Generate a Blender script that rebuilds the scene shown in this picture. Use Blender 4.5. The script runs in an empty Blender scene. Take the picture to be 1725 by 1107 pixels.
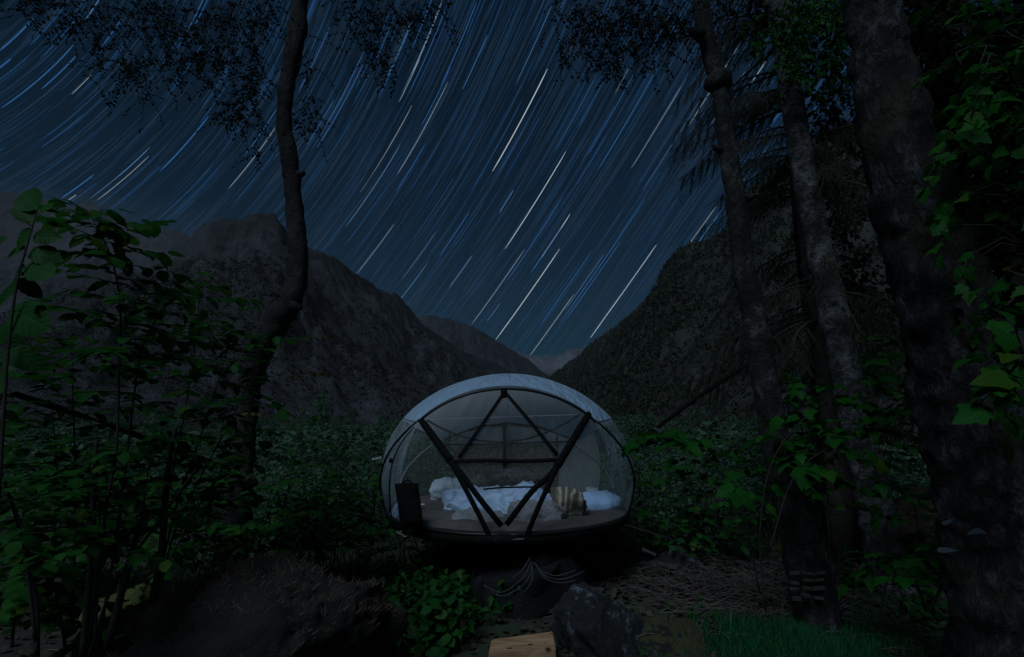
import bpy, math, random
import numpy as np
from mathutils import Vector, Matrix, Euler, noise

random.seed(7); np.random.seed(7)
S = bpy.context.scene
COL = S.collection
R = math.radians

# ------------------------------------------------------------------ camera
PITCH = R(9.8); FPX = 850.0; PW, PH = 1725.0, 1107.0
EYE = Vector((0, 0, 1.7))
cd = bpy.data.cameras.new('camera'); cam = bpy.data.objects.new('camera', cd); COL.objects.link(cam)
cd.sensor_width = 36.0; cd.lens = 36.0 * FPX / PW; cd.clip_start = 0.05; cd.clip_end = 30000
cam.location = EYE; cam.rotation_euler = (R(90) + PITCH, 0, 0)
S.camera = cam

# ------------------------------------------------------------------ sky and light
W = bpy.data.worlds.new('World'); S.world = W; W.use_nodes = True
nt = W.node_tree; nt.nodes.clear()
sky = nt.nodes.new('ShaderNodeTexSky'); sky.sky_type = 'NISHITA'; sky.sun_disc = False
SUN_EL, SUN_AZ = 48.0, -152.0                    # azimuth from +Y, negative to the left: behind the camera, left
sky.sun_elevation = R(SUN_EL); sky.sun_rotation = R(SUN_AZ)
tint = nt.nodes.new('ShaderNodeMix'); tint.data_type = 'RGBA'; tint.blend_type = 'MULTIPLY'
tint.inputs[0].default_value = 1.0
tint.inputs[7].default_value = (0.15, 0.71, 1.02, 1)
bg = nt.nodes.new('ShaderNodeBackground'); bg.inputs[1].default_value = 0.0058
wo = nt.nodes.new('ShaderNodeOutputWorld')
nt.links.new(sky.outputs[0], tint.inputs[6]); nt.links.new(tint.outputs[2], bg.inputs[0])
nt.links.new(bg.outputs[0], wo.inputs[0])

sl = bpy.data.lights.new('moonlight', 'SUN'); so = bpy.data.objects.new('moonlight', sl); COL.objects.link(so)
sl.energy = 1.35; sl.angle = R(24); sl.color = (0.66, 0.84, 1.0)
az, el = R(SUN_AZ), R(SUN_EL)
to_sun = Vector((math.sin(az) * math.cos(el), math.cos(az) * math.cos(el), math.sin(el)))
so.rotation_euler = to_sun.to_track_quat('Z', 'Y').to_euler(); so.location = (0, 0, 30)

S.view_settings.view_transform = 'Standard'; S.view_settings.look = 'None'
S.view_settings.exposure = 0; S.view_settings.gamma = 1; S.view_settings.use_curve_mapping = False
S.render.engine = 'CYCLES'
S.cycles.use_denoising = True
S.cycles.max_bounces = 6; S.cycles.diffuse_bounces = 2; S.cycles.glossy_bounces = 2
S.cycles.transmission_bounces = 4; S.cycles.transparent_max_bounces = 12; S.cycles.volume_bounces = 0

# ------------------------------------------------------------------ helpers
FWD = Vector((0, math.cos(PITCH), math.sin(PITCH))); UP = Vector((0, -math.sin(PITCH), math.cos(PITCH))); RT = Vector((1, 0, 0))
def ray(px, py): return RT * ((px - PW / 2) / FPX) + UP * ((PH / 2 - py) / FPX) + FWD
def at(px, py, Y):
    d = ray(px, py); return EYE + d * (Y / d.y)
def onz(px, py, z):
    d = ray(px, py); return EYE + d * ((z - EYE.z) / d.z)
def rnd(a, b): return random.uniform(a, b)

def tag(o, label=None, cat=None, group=None, kind=None):
    if label: o['label'] = label
    if cat: o['category'] = cat
    if group: o['group'] = group
    if kind: o['kind'] = kind
    return o
def thing(name, loc, label, cat, group=None):
    o = bpy.data.objects.new(name, None); COL.objects.link(o); o.location = loc
    o.empty_display_size = 0.1
    return tag(o, label, cat, group)

class MB:
    def __init__(s): s.v = []; s.f = []
    def add(s, vs, fs):
        b = len(s.v); s.v += [tuple(v) for v in vs]; s.f += [tuple(i + b for i in f) for f in fs]
    def tube(s, pts, rad, n=8, cap=True, nz=0.0, fr=3.0):
        pts = [Vector(p) for p in pts]; m = len(pts)
        if not hasattr(rad, '__len__'): rad = [rad] * m
        ref = Vector((0.31, 0.2, 0.93)); vs = []; fs = []
        pu = None
        for i, p in enumerate(pts):
            t = (pts[min(i + 1, m - 1)] - pts[max(i - 1, 0)])
            if t.length < 1e-9: t = Vector((0, 0, 1))
            t.normalize()
            if pu is None:
                u = t.cross(ref if abs(t.dot(ref)) < 0.95 else Vector((1, 0, 0)))
            else: u = pu - t * pu.dot(t)
            u.normalize(); pu = u; w = t.cross(u)
            for k in range(n):
                a = 2 * math.pi * k / n; d = u * math.cos(a) + w * math.sin(a)
                r = rad[i]
                if nz: r *= 1 + nz * noise.noise((p + d * r) * fr) + nz * 0.6 * noise.noise((p + d * r) * fr * 3.1)
                vs.append(p + d * r)
        for i in range(m - 1):
            for k in range(n):
                k2 = (k + 1) % n
                fs.append((i * n + k, i * n + k2, (i + 1) * n + k2, (i + 1) * n + k))
        if cap: fs += [tuple(range(n))[::-1], tuple((m - 1) * n + k for k in range(n))]
        s.add(vs, fs)
    def strip(s, pts, wid, thick, nrm):
        """flat webbing along pts: width wid, thickness thick, nrm(p) the face normal"""
        pts = [Vector(p) for p in pts]; m = len(pts); vs = []; fs = []
        if not hasattr(wid, '__len__'): wid = [wid] * m
        for i, p in enumerate(pts):
            t = (pts[min(i + 1, m - 1)] - pts[max(i - 1, 0)]).normalized(); n_ = nrm(p).normalized()
            b = t.cross(n_).normalized(); n_ = b.cross(t)
            for sx, sz in ((-1, -1), (1, -1), (1, 1), (-1, 1)): vs.append(p + b * sx * wid[i] / 2 + n_ * sz * thick / 2)
        for i in range(m - 1):
            for k in range(4):
                k2 = (k + 1) % 4; fs.append((i * 4 + k, i * 4 + k2, i * 4 + 4 + k2, i * 4 + 4 + k))
        fs += [(3, 2, 1, 0), tuple((m - 1) * 4 + k for k in range(4))]
        s.add(vs, fs)
    def box(s, c, sz, rot=None):
        c = Vector(c); M = rot or Matrix.Identity(3)
        vs = [c + M @ Vector((x * sz[0] / 2, y * sz[1] / 2, z * sz[2] / 2)) for x in (-1, 1) for y in (-1, 1) for z in (-1, 1)]
        s.add(vs, [(0, 1, 3, 2), (4, 6, 7, 5), (0, 4, 5, 1), (2, 3, 7, 6), (0, 2, 6, 4), (1, 5, 7, 3)])
    def build(s, name, mat, parent=None, smooth=True):
        off = parent_off(parent)
        me = bpy.data.meshes.new(name)
        me.from_pydata([(v[0] - off.x, v[1] - off.y, v[2] - off.z) for v in s.v], [], s.f); me.update()
        return link(name, me, mat, parent, smooth)
def parent_off(parent):
    off = Vector((0, 0, 0)); p = parent
    while p: off += Vector(p.location); p = p.parent
    return off
def link(name, me, mat, parent=None, smooth=True):
    if smooth: me.polygons.foreach_set('use_smooth', [True] * len(me.polygons))
    if mat and not me.materials: me.materials.append(mat)
    o = bpy.data.objects.new(name, me); COL.objects.link(o); o.parent = parent
    return o
def np_mesh(name, V, F, mat, parent=None, smooth=False):
    """V (n,3) numpy in world, F (m,k) numpy of equal sided faces"""
    off = parent_off(parent); V = V - np.array(off)
    me = bpy.data.meshes.new(name); k = F.shape[1]
    me.vertices.add(len(V)); me.vertices.foreach_set('co', V.astype(np.float32).ravel())
    me.loops.add(F.size); me.loops.foreach_set('vertex_index', F.astype(np.int32).ravel())
    me.polygons.add(len(F)); me.polygons.foreach_set('loop_start', np.arange(0, F.size, k, dtype=np.int32))
    me.update(calc_edges=True); me.validate()
    return link(name, me, mat, parent, smooth)
def catmull(pts, n):
    """pts: list of tuples of equal length; returns n interpolated numpy rows"""
    P = np.array([tuple(p) for p in pts], float); m = len(P)
    P = np.vstack([2 * P[0] - P[1], P, 2 * P[-1] - P[-2]]); out = []
    for u in np.linspace(0, m - 1 - 1e-6, n):
        i = int(u); t = u - i; a, b, c, d = P[i:i + 4]
        out.append(0.5 * (2 * b + (c - a) * t + (2 * a - 5 * b + 4 * c - d) * t * t + (3 * b - a - 3 * c + d) * t ** 3))
    return np.array(out)
def fbm(p, o=4): return noise.fractal(p, 1.0, 2.0, o)

# ------------------------------------------------------------------ materials
def newmat(name):
    m = bpy.data.materials.new(name); m.use_nodes = True; t = m.node_tree
    b = t.nodes['Principled BSDF']; return m, t, b
def N(t, typ, **kw):
    n = t.nodes.new(typ)
    for k, v in kw.items(): setattr(n, k, v)
    return n
def coords(t, scale=(1, 1, 1), kind='Object'):
    c = N(t, 'ShaderNodeTexCoord'); m = N(t, 'ShaderNodeMapping'); m.inputs['Scale'].default_value = scale
    t.links.new(c.outputs[kind], m.inputs[0]); return m.outputs[0]
def noise_tex(t, vec, scale, detail=5, rough=0.6, dist=0.0):
    n = N(t, 'ShaderNodeTexNoise'); n.inputs['Scale'].default_value = scale; n.inputs['Detail'].default_value = detail
    n.inputs['Roughness'].default_value = rough; n.inputs['Distortion'].default_value = dist
    t.links.new(vec, n.inputs['Vector']); return n.outputs[0]
def ramp(t, fac, stops):
    r = N(t, 'ShaderNodeValToRGB'); e = r.color_ramp.elements
    while len(e) < len(stops): e.new(0.5)
    for i, (p, c) in enumerate(stops): e[i].position = p; e[i].color = (*c, 1) if len(c) == 3 else c
    t.links.new(fac, r.inputs[0]); return r.outputs[0]
def mix(t, fac, a, b, mode='MIX'):
    m = N(t, 'ShaderNodeMix', data_type='RGBA', blend_type=mode)
    for sock, v in ((0, fac), (6, a), (7, b)):
        if hasattr(v, 'links') or hasattr(v, 'is_linked'): t.links.new(v, m.inputs[sock])
        elif sock == 0: m.inputs[0].default_value = v
        else: m.inputs[sock].default_value = (*v, 1)
    return m.outputs[2]
def bump(t, b, h, strength=0.5, dist=0.02):
    n = N(t, 'ShaderNodeBump'); n.inputs['Strength'].default_value = strength; n.inputs['Distance'].default_value = dist
    t.links.new(h, n.inputs['Height']); t.links.new(n.outputs[0], b.inputs['Normal'])
def simple(name, c, rough=0.7, var=0.25, scale=8.0, bs=0.2, bd=0.01, spec=0.3):
    m, t, b = newmat(name); v = coords(t)
    n = noise_tex(t, v, scale)
    lo = tuple(x * (1 - var) for x in c); hi = tuple(min(1, x * (1 + var)) for x in c)
    t.links.new(ramp(t, n, [(0.3, lo), (0.7, hi)]), b.inputs['Base Color'])
    b.inputs['Roughness'].default_value = rough; b.inputs['Specular IOR Level'].default_value = spec
    if bs: bump(t, b, noise_tex(t, v, scale * 5), bs, bd)
    return m
def leafmat(name, c0, c1, c2, trans=0.35, rough=0.45, spec=0.35, veins=False):
    """leaf: colour varies leaf to leaf, veins and light through the blade"""
    m, t, b = newmat(name)
    g = N(t, 'ShaderNodeNewGeometry'); oi = N(t, 'ShaderNodeObjectInfo')
    a = N(t, 'ShaderNodeMath', operation='ADD'); t.links.new(g.outputs['Random Per Island'], a.inputs[0]); t.links.new(oi.outputs['Random'], a.inputs[1])
    fr = N(t, 'ShaderNodeMath', operation='FRACT'); t.links.new(a.outputs[0], fr.inputs[0])
    col = ramp(t, fr.outputs[0], [(0.0, c0), (0.5, c1), (0.92, c2), (0.97, tuple(a * .5 + b for a, b in zip(c2, (.05, .035, 0))))])
    v = coords(t, kind='Object'); nn = noise_tex(t, v, 40, 3)
    col = mix(t, nn, col, tuple(x * 0.6 for x in c1))
    if veins:                                             # side veins run out and up from the midrib
        sp = N(t, 'ShaderNodeSeparateXYZ'); t.links.new(v, sp.inputs[0]); ab = N(t, 'ShaderNodeMath', operation='ABSOLUTE'); t.links.new(sp.outputs[0], ab.inputs[0])
        ma = N(t, 'ShaderNodeMath', operation='MULTIPLY_ADD'); t.links.new(ab.outputs[0], ma.inputs[0]); ma.inputs[1].default_value = -.75; t.links.new(sp.outputs[1], ma.inputs[2])
        mu = N(t, 'ShaderNodeMath', operation='MULTIPLY'); t.links.new(ma.outputs[0], mu.inputs[0]); mu.inputs[1].default_value = 6.0
        pp = N(t, 'ShaderNodeMath', operation='PINGPONG'); t.links.new(mu.outputs[0], pp.inputs[0]); pp.inputs[1].default_value = .5
        mn = N(t, 'ShaderNodeMath', operation='MINIMUM'); t.links.new(pp.outputs[0], mn.inputs[0]); m4 = N(t, 'ShaderNodeMath', operation='MULTIPLY'); t.links.new(ab.outputs[0], m4.inputs[0]); m4.inputs[1].default_value = 5.0; t.links.new(m4.outputs[0], mn.inputs[1])
        col = mix(t, ramp(t, mn.outputs[0], [(.0, (.3, .3, .3)), (.14, (0, 0, 0))]), col, tuple(x * 1.3 + .005 for x in c2)); bump(t, b, mn.outputs[0], .18, .01)
    t.links.new(col, b.inputs['Base Color']); b.inputs['Roughness'].default_value = rough
    b.inputs['Specular IOR Level'].default_value = spec
    tr = N(t, 'ShaderNodeBsdfTranslucent'); t.links.new(col, tr.inputs[0])
    ms = N(t, 'ShaderNodeMixShader'); ms.inputs[0].default_value = trans
    t.links.new(b.outputs[0], ms.inputs[1]); t.links.new(tr.outputs[0], ms.inputs[2])
    t.links.new(ms.outputs[0], t.nodes['Material Output'].inputs[0])
    return m
def barkmat(name, light, dark, stretch=(9, 9, 3), band=0.5, patch=3.0, moss=None, cut=0.5):
    m, t, b = newmat(name); v = coords(t, stretch); v1 = coords(t)
    n1 = noise_tex(t, v, 1.6, 6, 0.65, 0.6); n2 = noise_tex(t, v1, patch, 4, 0.6)
    col = ramp(t, n1, [(cut - 0.12, dark), (cut + 0.14, light)])
    col = mix(t, ramp(t, n2, [(0.38, (1, 1, 1)), (0.62, (0, 0, 0))]), col, tuple(x * 0.55 for x in dark))
    if moss:
        n3 = noise_tex(t, v1, 2.3, 5); col = mix(t, ramp(t, n3, [(0.52, (0, 0, 0)), (0.66, (.75, .75, .75))]), col, moss)
    t.links.new(col, b.inputs['Base Color']); b.inputs['Roughness'].default_value = 0.85; b.inputs['Specular IOR Level'].default_value = 0.25
    h = N(t, 'ShaderNodeMath', operation='ADD'); t.links.new(n1, h.inputs[0]); t.links.new(noise_tex(t, v, 5, 5), h.inputs[1])
    bump(t, b, h.outputs[0], 0.9, 0.03)
    return m
def fabric(name, c, opac, trl=0.5, rough=0.6, streak=None, thru=None):
    """tent fabric: part clear (open weave), part cloth that also passes light"""
    m, t, b = newmat(name); v = coords(t, streak or (3, 3, 3)); n = noise_tex(t, v, 2.0, 4)
    col = ramp(t, n, [(0.3, tuple(x * 0.78 for x in c)), (0.7, c)])
    t.links.new(col, b.inputs['Base Color']); b.inputs['Roughness'].default_value = rough
    tr = N(t, 'ShaderNodeBsdfTranslucent'); t.links.new(col, tr.inputs[0]) if thru is None else setattr(tr.inputs[0], 'default_value', (*thru, 1))
    ms = N(t, 'ShaderNodeMixShader'); ms.inputs[0].default_value = trl
    t.links.new(b.outputs[0], ms.inputs[1]); t.links.new(tr.outputs[0], ms.inputs[2])
    tp = N(t, 'ShaderNodeBsdfTransparent')
    m2 = N(t, 'ShaderNodeMixShader')
    if streak:
        t.links.new(ramp(t, n, [(0.35, (opac * 0.6,) * 3), (0.68, (min(1, opac * 1.5),) * 3)]), m2.inputs[0])
    else: m2.inputs[0].default_value = opac
    t.links.new(tp.outputs[0], m2.inputs[1]); t.links.new(ms.outputs[0], m2.inputs[2])
    t.links.new(m2.outputs[0], t.nodes['Material Output'].inputs[0])
    mp = N(t, 'ShaderNodeMapping'); mp.inputs['Rotation'].default_value = (0, 0, .6); mp.inputs['Scale'].default_value = (7, 1.6, 2); t.links.new(coords(t), mp.inputs[0])
    bump(t, b, noise_tex(t, mp.outputs[0], 2.2, 4), 0.8, 0.06)
    return m

M = {}
M['leaf_hazel'] = leafmat('hazel leaf', (.010, .068, .011), (.017, .098, .015), (.04, .13, .022), 0.42, .55, .12, True)
M['leaf_maple'] = leafmat('maple leaf', (.008, .072, .008), (.011, .10, .010), (.026, .13, .014), 0.42, 0.55, .12, True)
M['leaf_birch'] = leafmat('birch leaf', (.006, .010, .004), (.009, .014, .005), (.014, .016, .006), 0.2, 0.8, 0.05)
M['leaf_bush'] = leafmat('bush leaf', (.045, .11, .06), (.075, .155, .09), (.135, .20, .13), 0.40, 0.7, 0.15)  # paler, greyer green: valley haze is mixed into the leaf colour
M['leaf_herb'] = leafmat('herb leaf', (.008, .06, .010), (.012, .095, .014), (.03, .15, .025), 0.4, 0.5, .25)
M['leaf_autumn'] = leafmat('autumn leaf', (.06, .05, .015), (.09, .07, .015), (.07, .10, .02), 0.35, 0.6)
M['leaf_dead'] = leafmat('dead leaf', (.03, .02, .016), (.06, .04, .03), (.10, .07, .058), 0.15, 0.7)
M['leaf_sheen'] = leafmat('leaf with painted sheen', (.05, .065, .08), (.06, .078, .095), (.07, .09, .11), 0.3, 0.5, 0.4)  # bluish pale colour paints in the sheen of shiny upper leaf faces
M['needle'] = leafmat('spruce needle', (.012, .024, .012), (.018, .035, .015), (.025, .042, .018), 0.15, 0.6, 0.2)
M['needle_lit'] = leafmat('lit spruce needle', (.02, .07, .012), (.03, .10, .015), (.04, .11, .02), 0.35, 0.5)  # brighter green copy of the spruce needle, painted as if lit
M['grass'] = leafmat('grass blade', (.012, .11, .04), (.02, .17, .06), (.05, .20, .07), 0.4, 0.6, .2)
M['meadow'] = leafmat('meadow grass', (.012, .045, .014), (.022, .07, .02), (.05, .09, .04), 0.35, 0.7, .1)
M['straw'] = leafmat('dry grass', (.12, .08, .05), (.22, .15, .095), (.09, .085, .035), 0.3, 0.7)
M['twig'] = simple('twig bark', (.018, .015, .013), 0.85, 0.4, 20)
M['deadwood'] = simple('dead wood', (.11, .085, .08), 0.85, 0.5, 14)
M['bark_left'] = barkmat('old birch bark', (.045, .04, .04), (.014, .0125, .012), (8, 8, 8), moss=(.03, .035, .018), cut=0.52)
M['bark_birch'] = barkmat('birch bark', (.085, .08, .078), (.014, .0125, .012), (9, 9, 7), cut=0.56)
M['bark_pale'] = barkmat('pale birch bark', (.20, .195, .205), (.025, .0235, .0235), (8, 8, 9), patch=2.6, cut=0.50)
M['bark_big'] = barkmat('rough fissured bark', (.105, .10, .11), (.009, .008, .0075), (13, 13, 5), patch=4.0, moss=(.03, .022, .014), cut=0.58)
M['bark_spruce'] = simple('spruce bark', (.045, .035, .03), 0.9, 0.5, 12, 0.8, 0.03)
def rockmat(name, base, lich, moss, mz=0.55):
    m, t, b = newmat(name); v = coords(t)
    n1 = noise_tex(t, v, 3.2, 8, 0.65); n2 = noise_tex(t, v, 6.0, 6, 0.7, 0.4)
    col = ramp(t, n1, [(0.35, tuple(x * 0.45 for x in base)), (0.65, base)])
    col = mix(t, ramp(t, n2, [(0.56, (0, 0, 0)), (0.63, (1, 1, 1))]), col, lich)
    g = N(t, 'ShaderNodeNewGeometry'); sp = N(t, 'ShaderNodeSeparateXYZ'); t.links.new(g.outputs['Normal'], sp.inputs[0])
    ad = N(t, 'ShaderNodeMath', operation='MULTIPLY_ADD'); t.links.new(noise_tex(t, v, 4, 6), ad.inputs[0]); ad.inputs[1].default_value = 1.0
    t.links.new(sp.outputs[2], ad.inputs[2])
    mcol = ramp(t, noise_tex(t, v, 14, 4), [(0.3, tuple(x * 0.5 for x in moss)), (0.7, moss)])
    col = mix(t, ramp(t, ad.outputs[0], [(mz + 0.45, (0, 0, 0)), (mz + 0.7, (1, 1, 1))]), col, mcol)
    t.links.new(col, b.inputs['Base Color']); b.inputs['Roughness'].default_value = 0.9
    bump(t, b, noise_tex(t, v, 11, 8, 0.7), 1.0, 0.06); return m
M['rock_left'] = rockmat('brown earthy rock', (.014, .012, .0115), (.022, .02, .018), (.05, .034, .023), 0.56)
M['rock_right'] = rockmat('lichened rock', (.016, .016, .018), (.10, .13, .155), (.055, .06, .015), 0.66)
M['rock_mossy'] = rockmat('moss-edged rock', (.016, .016, .018), (.10, .13, .155), (.05, .055, .015), 0.46)
M['rock_moss'] = rockmat('mossy rock', (.05, .05, .045), (.10, .10, .09), (.09, .11, .02), 0.2)
M['rock_brown'] = rockmat('brown mossy rock', (.07, .05, .035), (.10, .075, .05), (.10, .065, .03), 0.3)

def terrain_mat():
    m, t, b = newmat('forest floor'); v = coords(t)
    n1 = noise_tex(t, v, 0.9, 6); n2 = noise_tex(t, v, 9, 6, 0.7)
    col = ramp(t, n2, [(0.3, (.008, .008, .006)), (0.55, (.022, .02, .015)), (0.75, (.05, .04, .032))])
    col = mix(t, ramp(t, n1, [(0.45, (0, 0, 0)), (0.62, (.8, .8, .8))]), col, (.02, .045, .014))
    sp = N(t, 'ShaderNodeSeparateXYZ'); t.links.new(v, sp.inputs[0]); mr = N(t, 'ShaderNodeMapRange'); mr.inputs[1].default_value = 9; mr.inputs[2].default_value = 14
    t.links.new(sp.outputs[1], mr.inputs[0]); mead = ramp(t, noise_tex(t, v, 1.2, 7, 0.7), [(.3, (.018, .035, .02)), (.7, (.05, .08, .05))])
    col = mix(t, mr.outputs[0], col, mead)
    t.links.new(col, b.inputs['Base Color']); b.inputs['Roughness'].default_value = 0.95
    bump(t, b, n2, 0.9, 0.05); return m
def mountain_mat(name, forest, rock, sc=1.0, cut=0.55):
    m, t, b = newmat(name); v = coords(t, (1, 1, 0.35))
    n1 = noise_tex(t, v, 0.006 * sc, 8, 0.62, 0.5); n2 = noise_tex(t, coords(t, (1, 1, 0.22)), 0.05 * sc, 7, 0.7)
    col = mix(t, ramp(t, n1, [(cut - .1, (0, 0, 0)), (cut + .12, (1, 1, 1))]), forest, rock)
    col = mix(t, 0.75, col, ramp(t, n2, [(0.3, (.2, .2, .2)), (0.72, (1.8, 1.8, 1.8))]), 'MULTIPLY')
    t.links.new(col, b.inputs['Base Color']); b.inputs['Roughness'].default_value = 0.95; b.inputs['Specular IOR Level'].default_value = 0.1
    bump(t, b, n2, 1.0, 12.0 / sc); return m

# ------------------------------------------------------------------ ground
def gh(x, y):
    z = 0.10 * fbm(Vector((x * 0.35, y * 0.35, 3.1)), 3) + 0.03 * noise.noise(Vector((x * 1.7, y * 1.7, 0)))
    d = max(0.0, y - 8.5)
    z -= 0.07 * d if d < 100 else 7.0
    if x < -2 and 2 < y < 30: z -= 0.05 * min(8, -2 - x)
    return z
def ground():
    ys = list(np.arange(-6, 12, 0.22)) + list(12 * (1.13 ** np.arange(0, 50)))
    xs0 = list(np.arange(0.11, 7, 0.22)) + list(7 * (1.15 ** np.arange(0, 48)))
    xs = [-x for x in xs0[::-1]] + xs0
    V = [(x, y, gh(x, y)) for y in ys for x in xs]; n = len(xs)
    F = [(j * n + i, j * n + i + 1, j * n + n + i + 1, j * n + n + i) for j in range(len(ys) - 1) for i in range(n - 1)]
    me = bpy.data.meshes.new('ground'); me.from_pydata(V, [], F)
    tag(link('ground', me, terrain_mat()), kind='structure')
ground()

# ------------------------------------------------------------------ mountains
MTN = {}
def mountain(name, ridge, foot, mat, nu=160, nv=60, rough=1.0, zf=-14.0, back=500):
    rw = catmull([tuple(at(px, py, Y)) for px, py, Y in ridge], nu)
    fw = catmull([(x, y, zf) for x, y in foot], nu)
    V = []; rows = nv + 14
    for j in range(rows):
        for i in range(nu):
            r, f = Vector(rw[i]), Vector(fw[i])
            if j < nv:
                v = j / (nv - 1); p = f.lerp(r, v); h = r.z - f.z
                p.z = f.z + h * (0.82 * v ** 1.35 + 0.18 * v ** 3)
                k = math.sin(math.pi * min(1, v * 0.93 + 0.02)) ** 0.7
                q = p * 0.006
                dz = (fbm(Vector((q.x, q.y, 1.7)), 6)) * 52 * rough - abs(fbm(p * .021, 4)) * 20 * rough
                gully = abs(noise.noise(Vector((i / nu * 19 + 1.6 * noise.noise(p * .006), v * 3.5 + 1.2 * noise.noise(p * .009), 5)))) * 22 * rough
                p.z += (dz - gully + 8) * k * min(1, h / 260)
                p.z += 5 * rough * fbm(p * 0.045, 4) * (0.35 + 0.65 * k) + (0.8 * (j == nv - 1)) * rough * 4 * fbm(Vector((p.x, p.y, 0)) * 0.03, 4)
            else:
                w = (j - nv + 1) / 14; d = Vector((r.x - f.x, r.y - f.y, 0)).normalized()
                p = r + d * back * w; p.z = r.z + (zf - r.z) * w ** 1.2 + 12 * rough * fbm(p * 0.01, 4) * w
            V.append(tuple(p))
    F = [(j * nu + i, j * nu + i + 1, j * nu + nu + i + 1, j * nu + nu + i) for j in range(rows - 1) for i in range(nu - 1)]
    me = bpy.data.meshes.new(name); me.from_pydata(V, [], F)
    o = tag(link(name, me, mat), kind='structure'); MTN[o.name] = np.array(V[:nv * nu]).reshape(nv, nu, 3)
    return o
m_forest = mountain_mat('left mountain', (.034, .034, .037), (.057, .058, .069))
m_right = mountain_mat('right mountain', (.034, .034, .030), (.052, .051, .050), 1.2, 0.6)
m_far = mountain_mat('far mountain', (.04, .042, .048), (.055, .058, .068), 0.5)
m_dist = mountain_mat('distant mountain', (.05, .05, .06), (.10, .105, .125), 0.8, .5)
mL = mountain('mountain', [(-420, 620, 520), (-150, 575, 620), (0, 535, 700), (180, 475, 800), (290, 425, 880), (318, 400, 910), (330, 384, 920), (345, 373, 930), (375, 368, 935), (395, 371, 938),
    (415, 363, 940), (440, 361, 945), (462, 365, 950), (480, 386, 955), (530, 418, 1000), (560, 434, 1040), (600, 459, 1100), (640, 481, 1200), (665, 494, 1260),
    (688, 520, 1330), (705, 540, 1400), (760, 577, 1600), (820, 607, 1800), (900, 642, 2100), (970, 668, 2300)],
    [(-420, 130), (-330, 170), (-250, 230), (-170, 300), (-110, 390), (-60, 520), (-20, 750), (10, 1000), (40, 1400), (70, 1900)], m_forest, 260, 80)
mF = mountain('mountain', [(-500, 250, 1500), (-250, 290, 1700), (-100, 305, 1800), (0, 318, 1850), (60, 330, 1900), (120, 346, 1900), (142, 336, 1900), (165, 343, 1900), (200, 366, 1950), (260, 380, 2000), (320, 397, 2100), (420, 450, 2200), (600, 540, 2400)],
    [(-1700, 500), (-1300, 700), (-1000, 1000), (-700, 1200), (-400, 1400)], m_far, 160, 40, 1.0, back=900)
m2 = mountain('mountain', [(560, 560, 2300), (640, 538, 2500), (700, 532, 2600), (740, 535, 2650), (790, 546, 2700), (830, 571, 2800), (880, 601, 2950), (920, 628, 3100), (990, 668, 3300)],
    [(-500, 1700), (-200, 1800), (0, 2000), (100, 2300), (180, 2700)], m_far, 140, 40, 1.0)
m3 = mountain('mountain', [(700, 640, 4300), (800, 612, 4300), (860, 591, 4300), (890, 598, 4300), (930, 603, 4300), (960, 588, 4300), (985, 586, 4300), (1010, 574, 4300), (1080, 585, 4300), (1200, 560, 4300)],
    [(-900, 3600), (-300, 3600), (300, 3600), (900, 3600), (1500, 3600)], m_dist, 120, 30, 1.0, back=600)
mR = mountain('mountain', [(870, 668, 1900), (925, 636, 1700), (960, 607, 1500), (1000, 577, 1300), (1040, 541, 1150), (1080, 505, 1050), (1100, 484, 1000), (1130, 440, 900), (1160, 412, 850), (1220, 378, 800),
    (1260, 318, 760), (1300, 284, 720), (1335, 262, 700), (1400, 215, 660), (1500, 190, 600), (1700, 110, 500), (2000, 40, 430)],
    [(110, 1500), (95, 1000), (80, 700), (62, 420), (58, 260), (66, 170), (90, 110), (130, 80), (190, 50)], m_right, 240, 80)

# pale scree fan low on the left mountain
A_ = MTN['mountain'].reshape(-1, 3); v_ = A_ - np.array(EYE); zz = v_ @ np.array(FWD); uu = PW / 2 + FPX * (v_ @ np.array(RT)) / zz; ww = PH / 2 - FPX * (v_ @ np.array(UP)) / zz
sc_p = A_[np.argmin((uu - 575) ** 2 + (ww - 720) ** 2 + (zz < 5) * 1e9)]
t = m_forest.node_tree; b = t.nodes['Principled BSDF']; old = b.inputs['Base Color'].links[0].from_socket
vm = N(t, 'ShaderNodeVectorMath', operation='DISTANCE'); vm.inputs[1].default_value = tuple(sc_p); t.links.new(coords(t), vm.inputs[0])
rr_ = float(np.linalg.norm(sc_p[:2])) * .13
wv = N(t, 'ShaderNodeMath', operation='MULTIPLY_ADD'); t.links.new(noise_tex(t, coords(t), .02, 6, .7), wv.inputs[0]); wv.inputs[1].default_value = rr_ * 1.3; t.links.new(vm.outputs['Value'], wv.inputs[2])
mr = N(t, 'ShaderNodeMapRange'); mr.inputs[1].default_value = rr_ * 1.75; mr.inputs[2].default_value = rr_ * .9; t.links.new(wv.outputs[0], mr.inputs[0])
t.links.new(mix(t, mr.outputs[0], old, (.10, .105, .125)), b.inputs['Base Color'])

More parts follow.
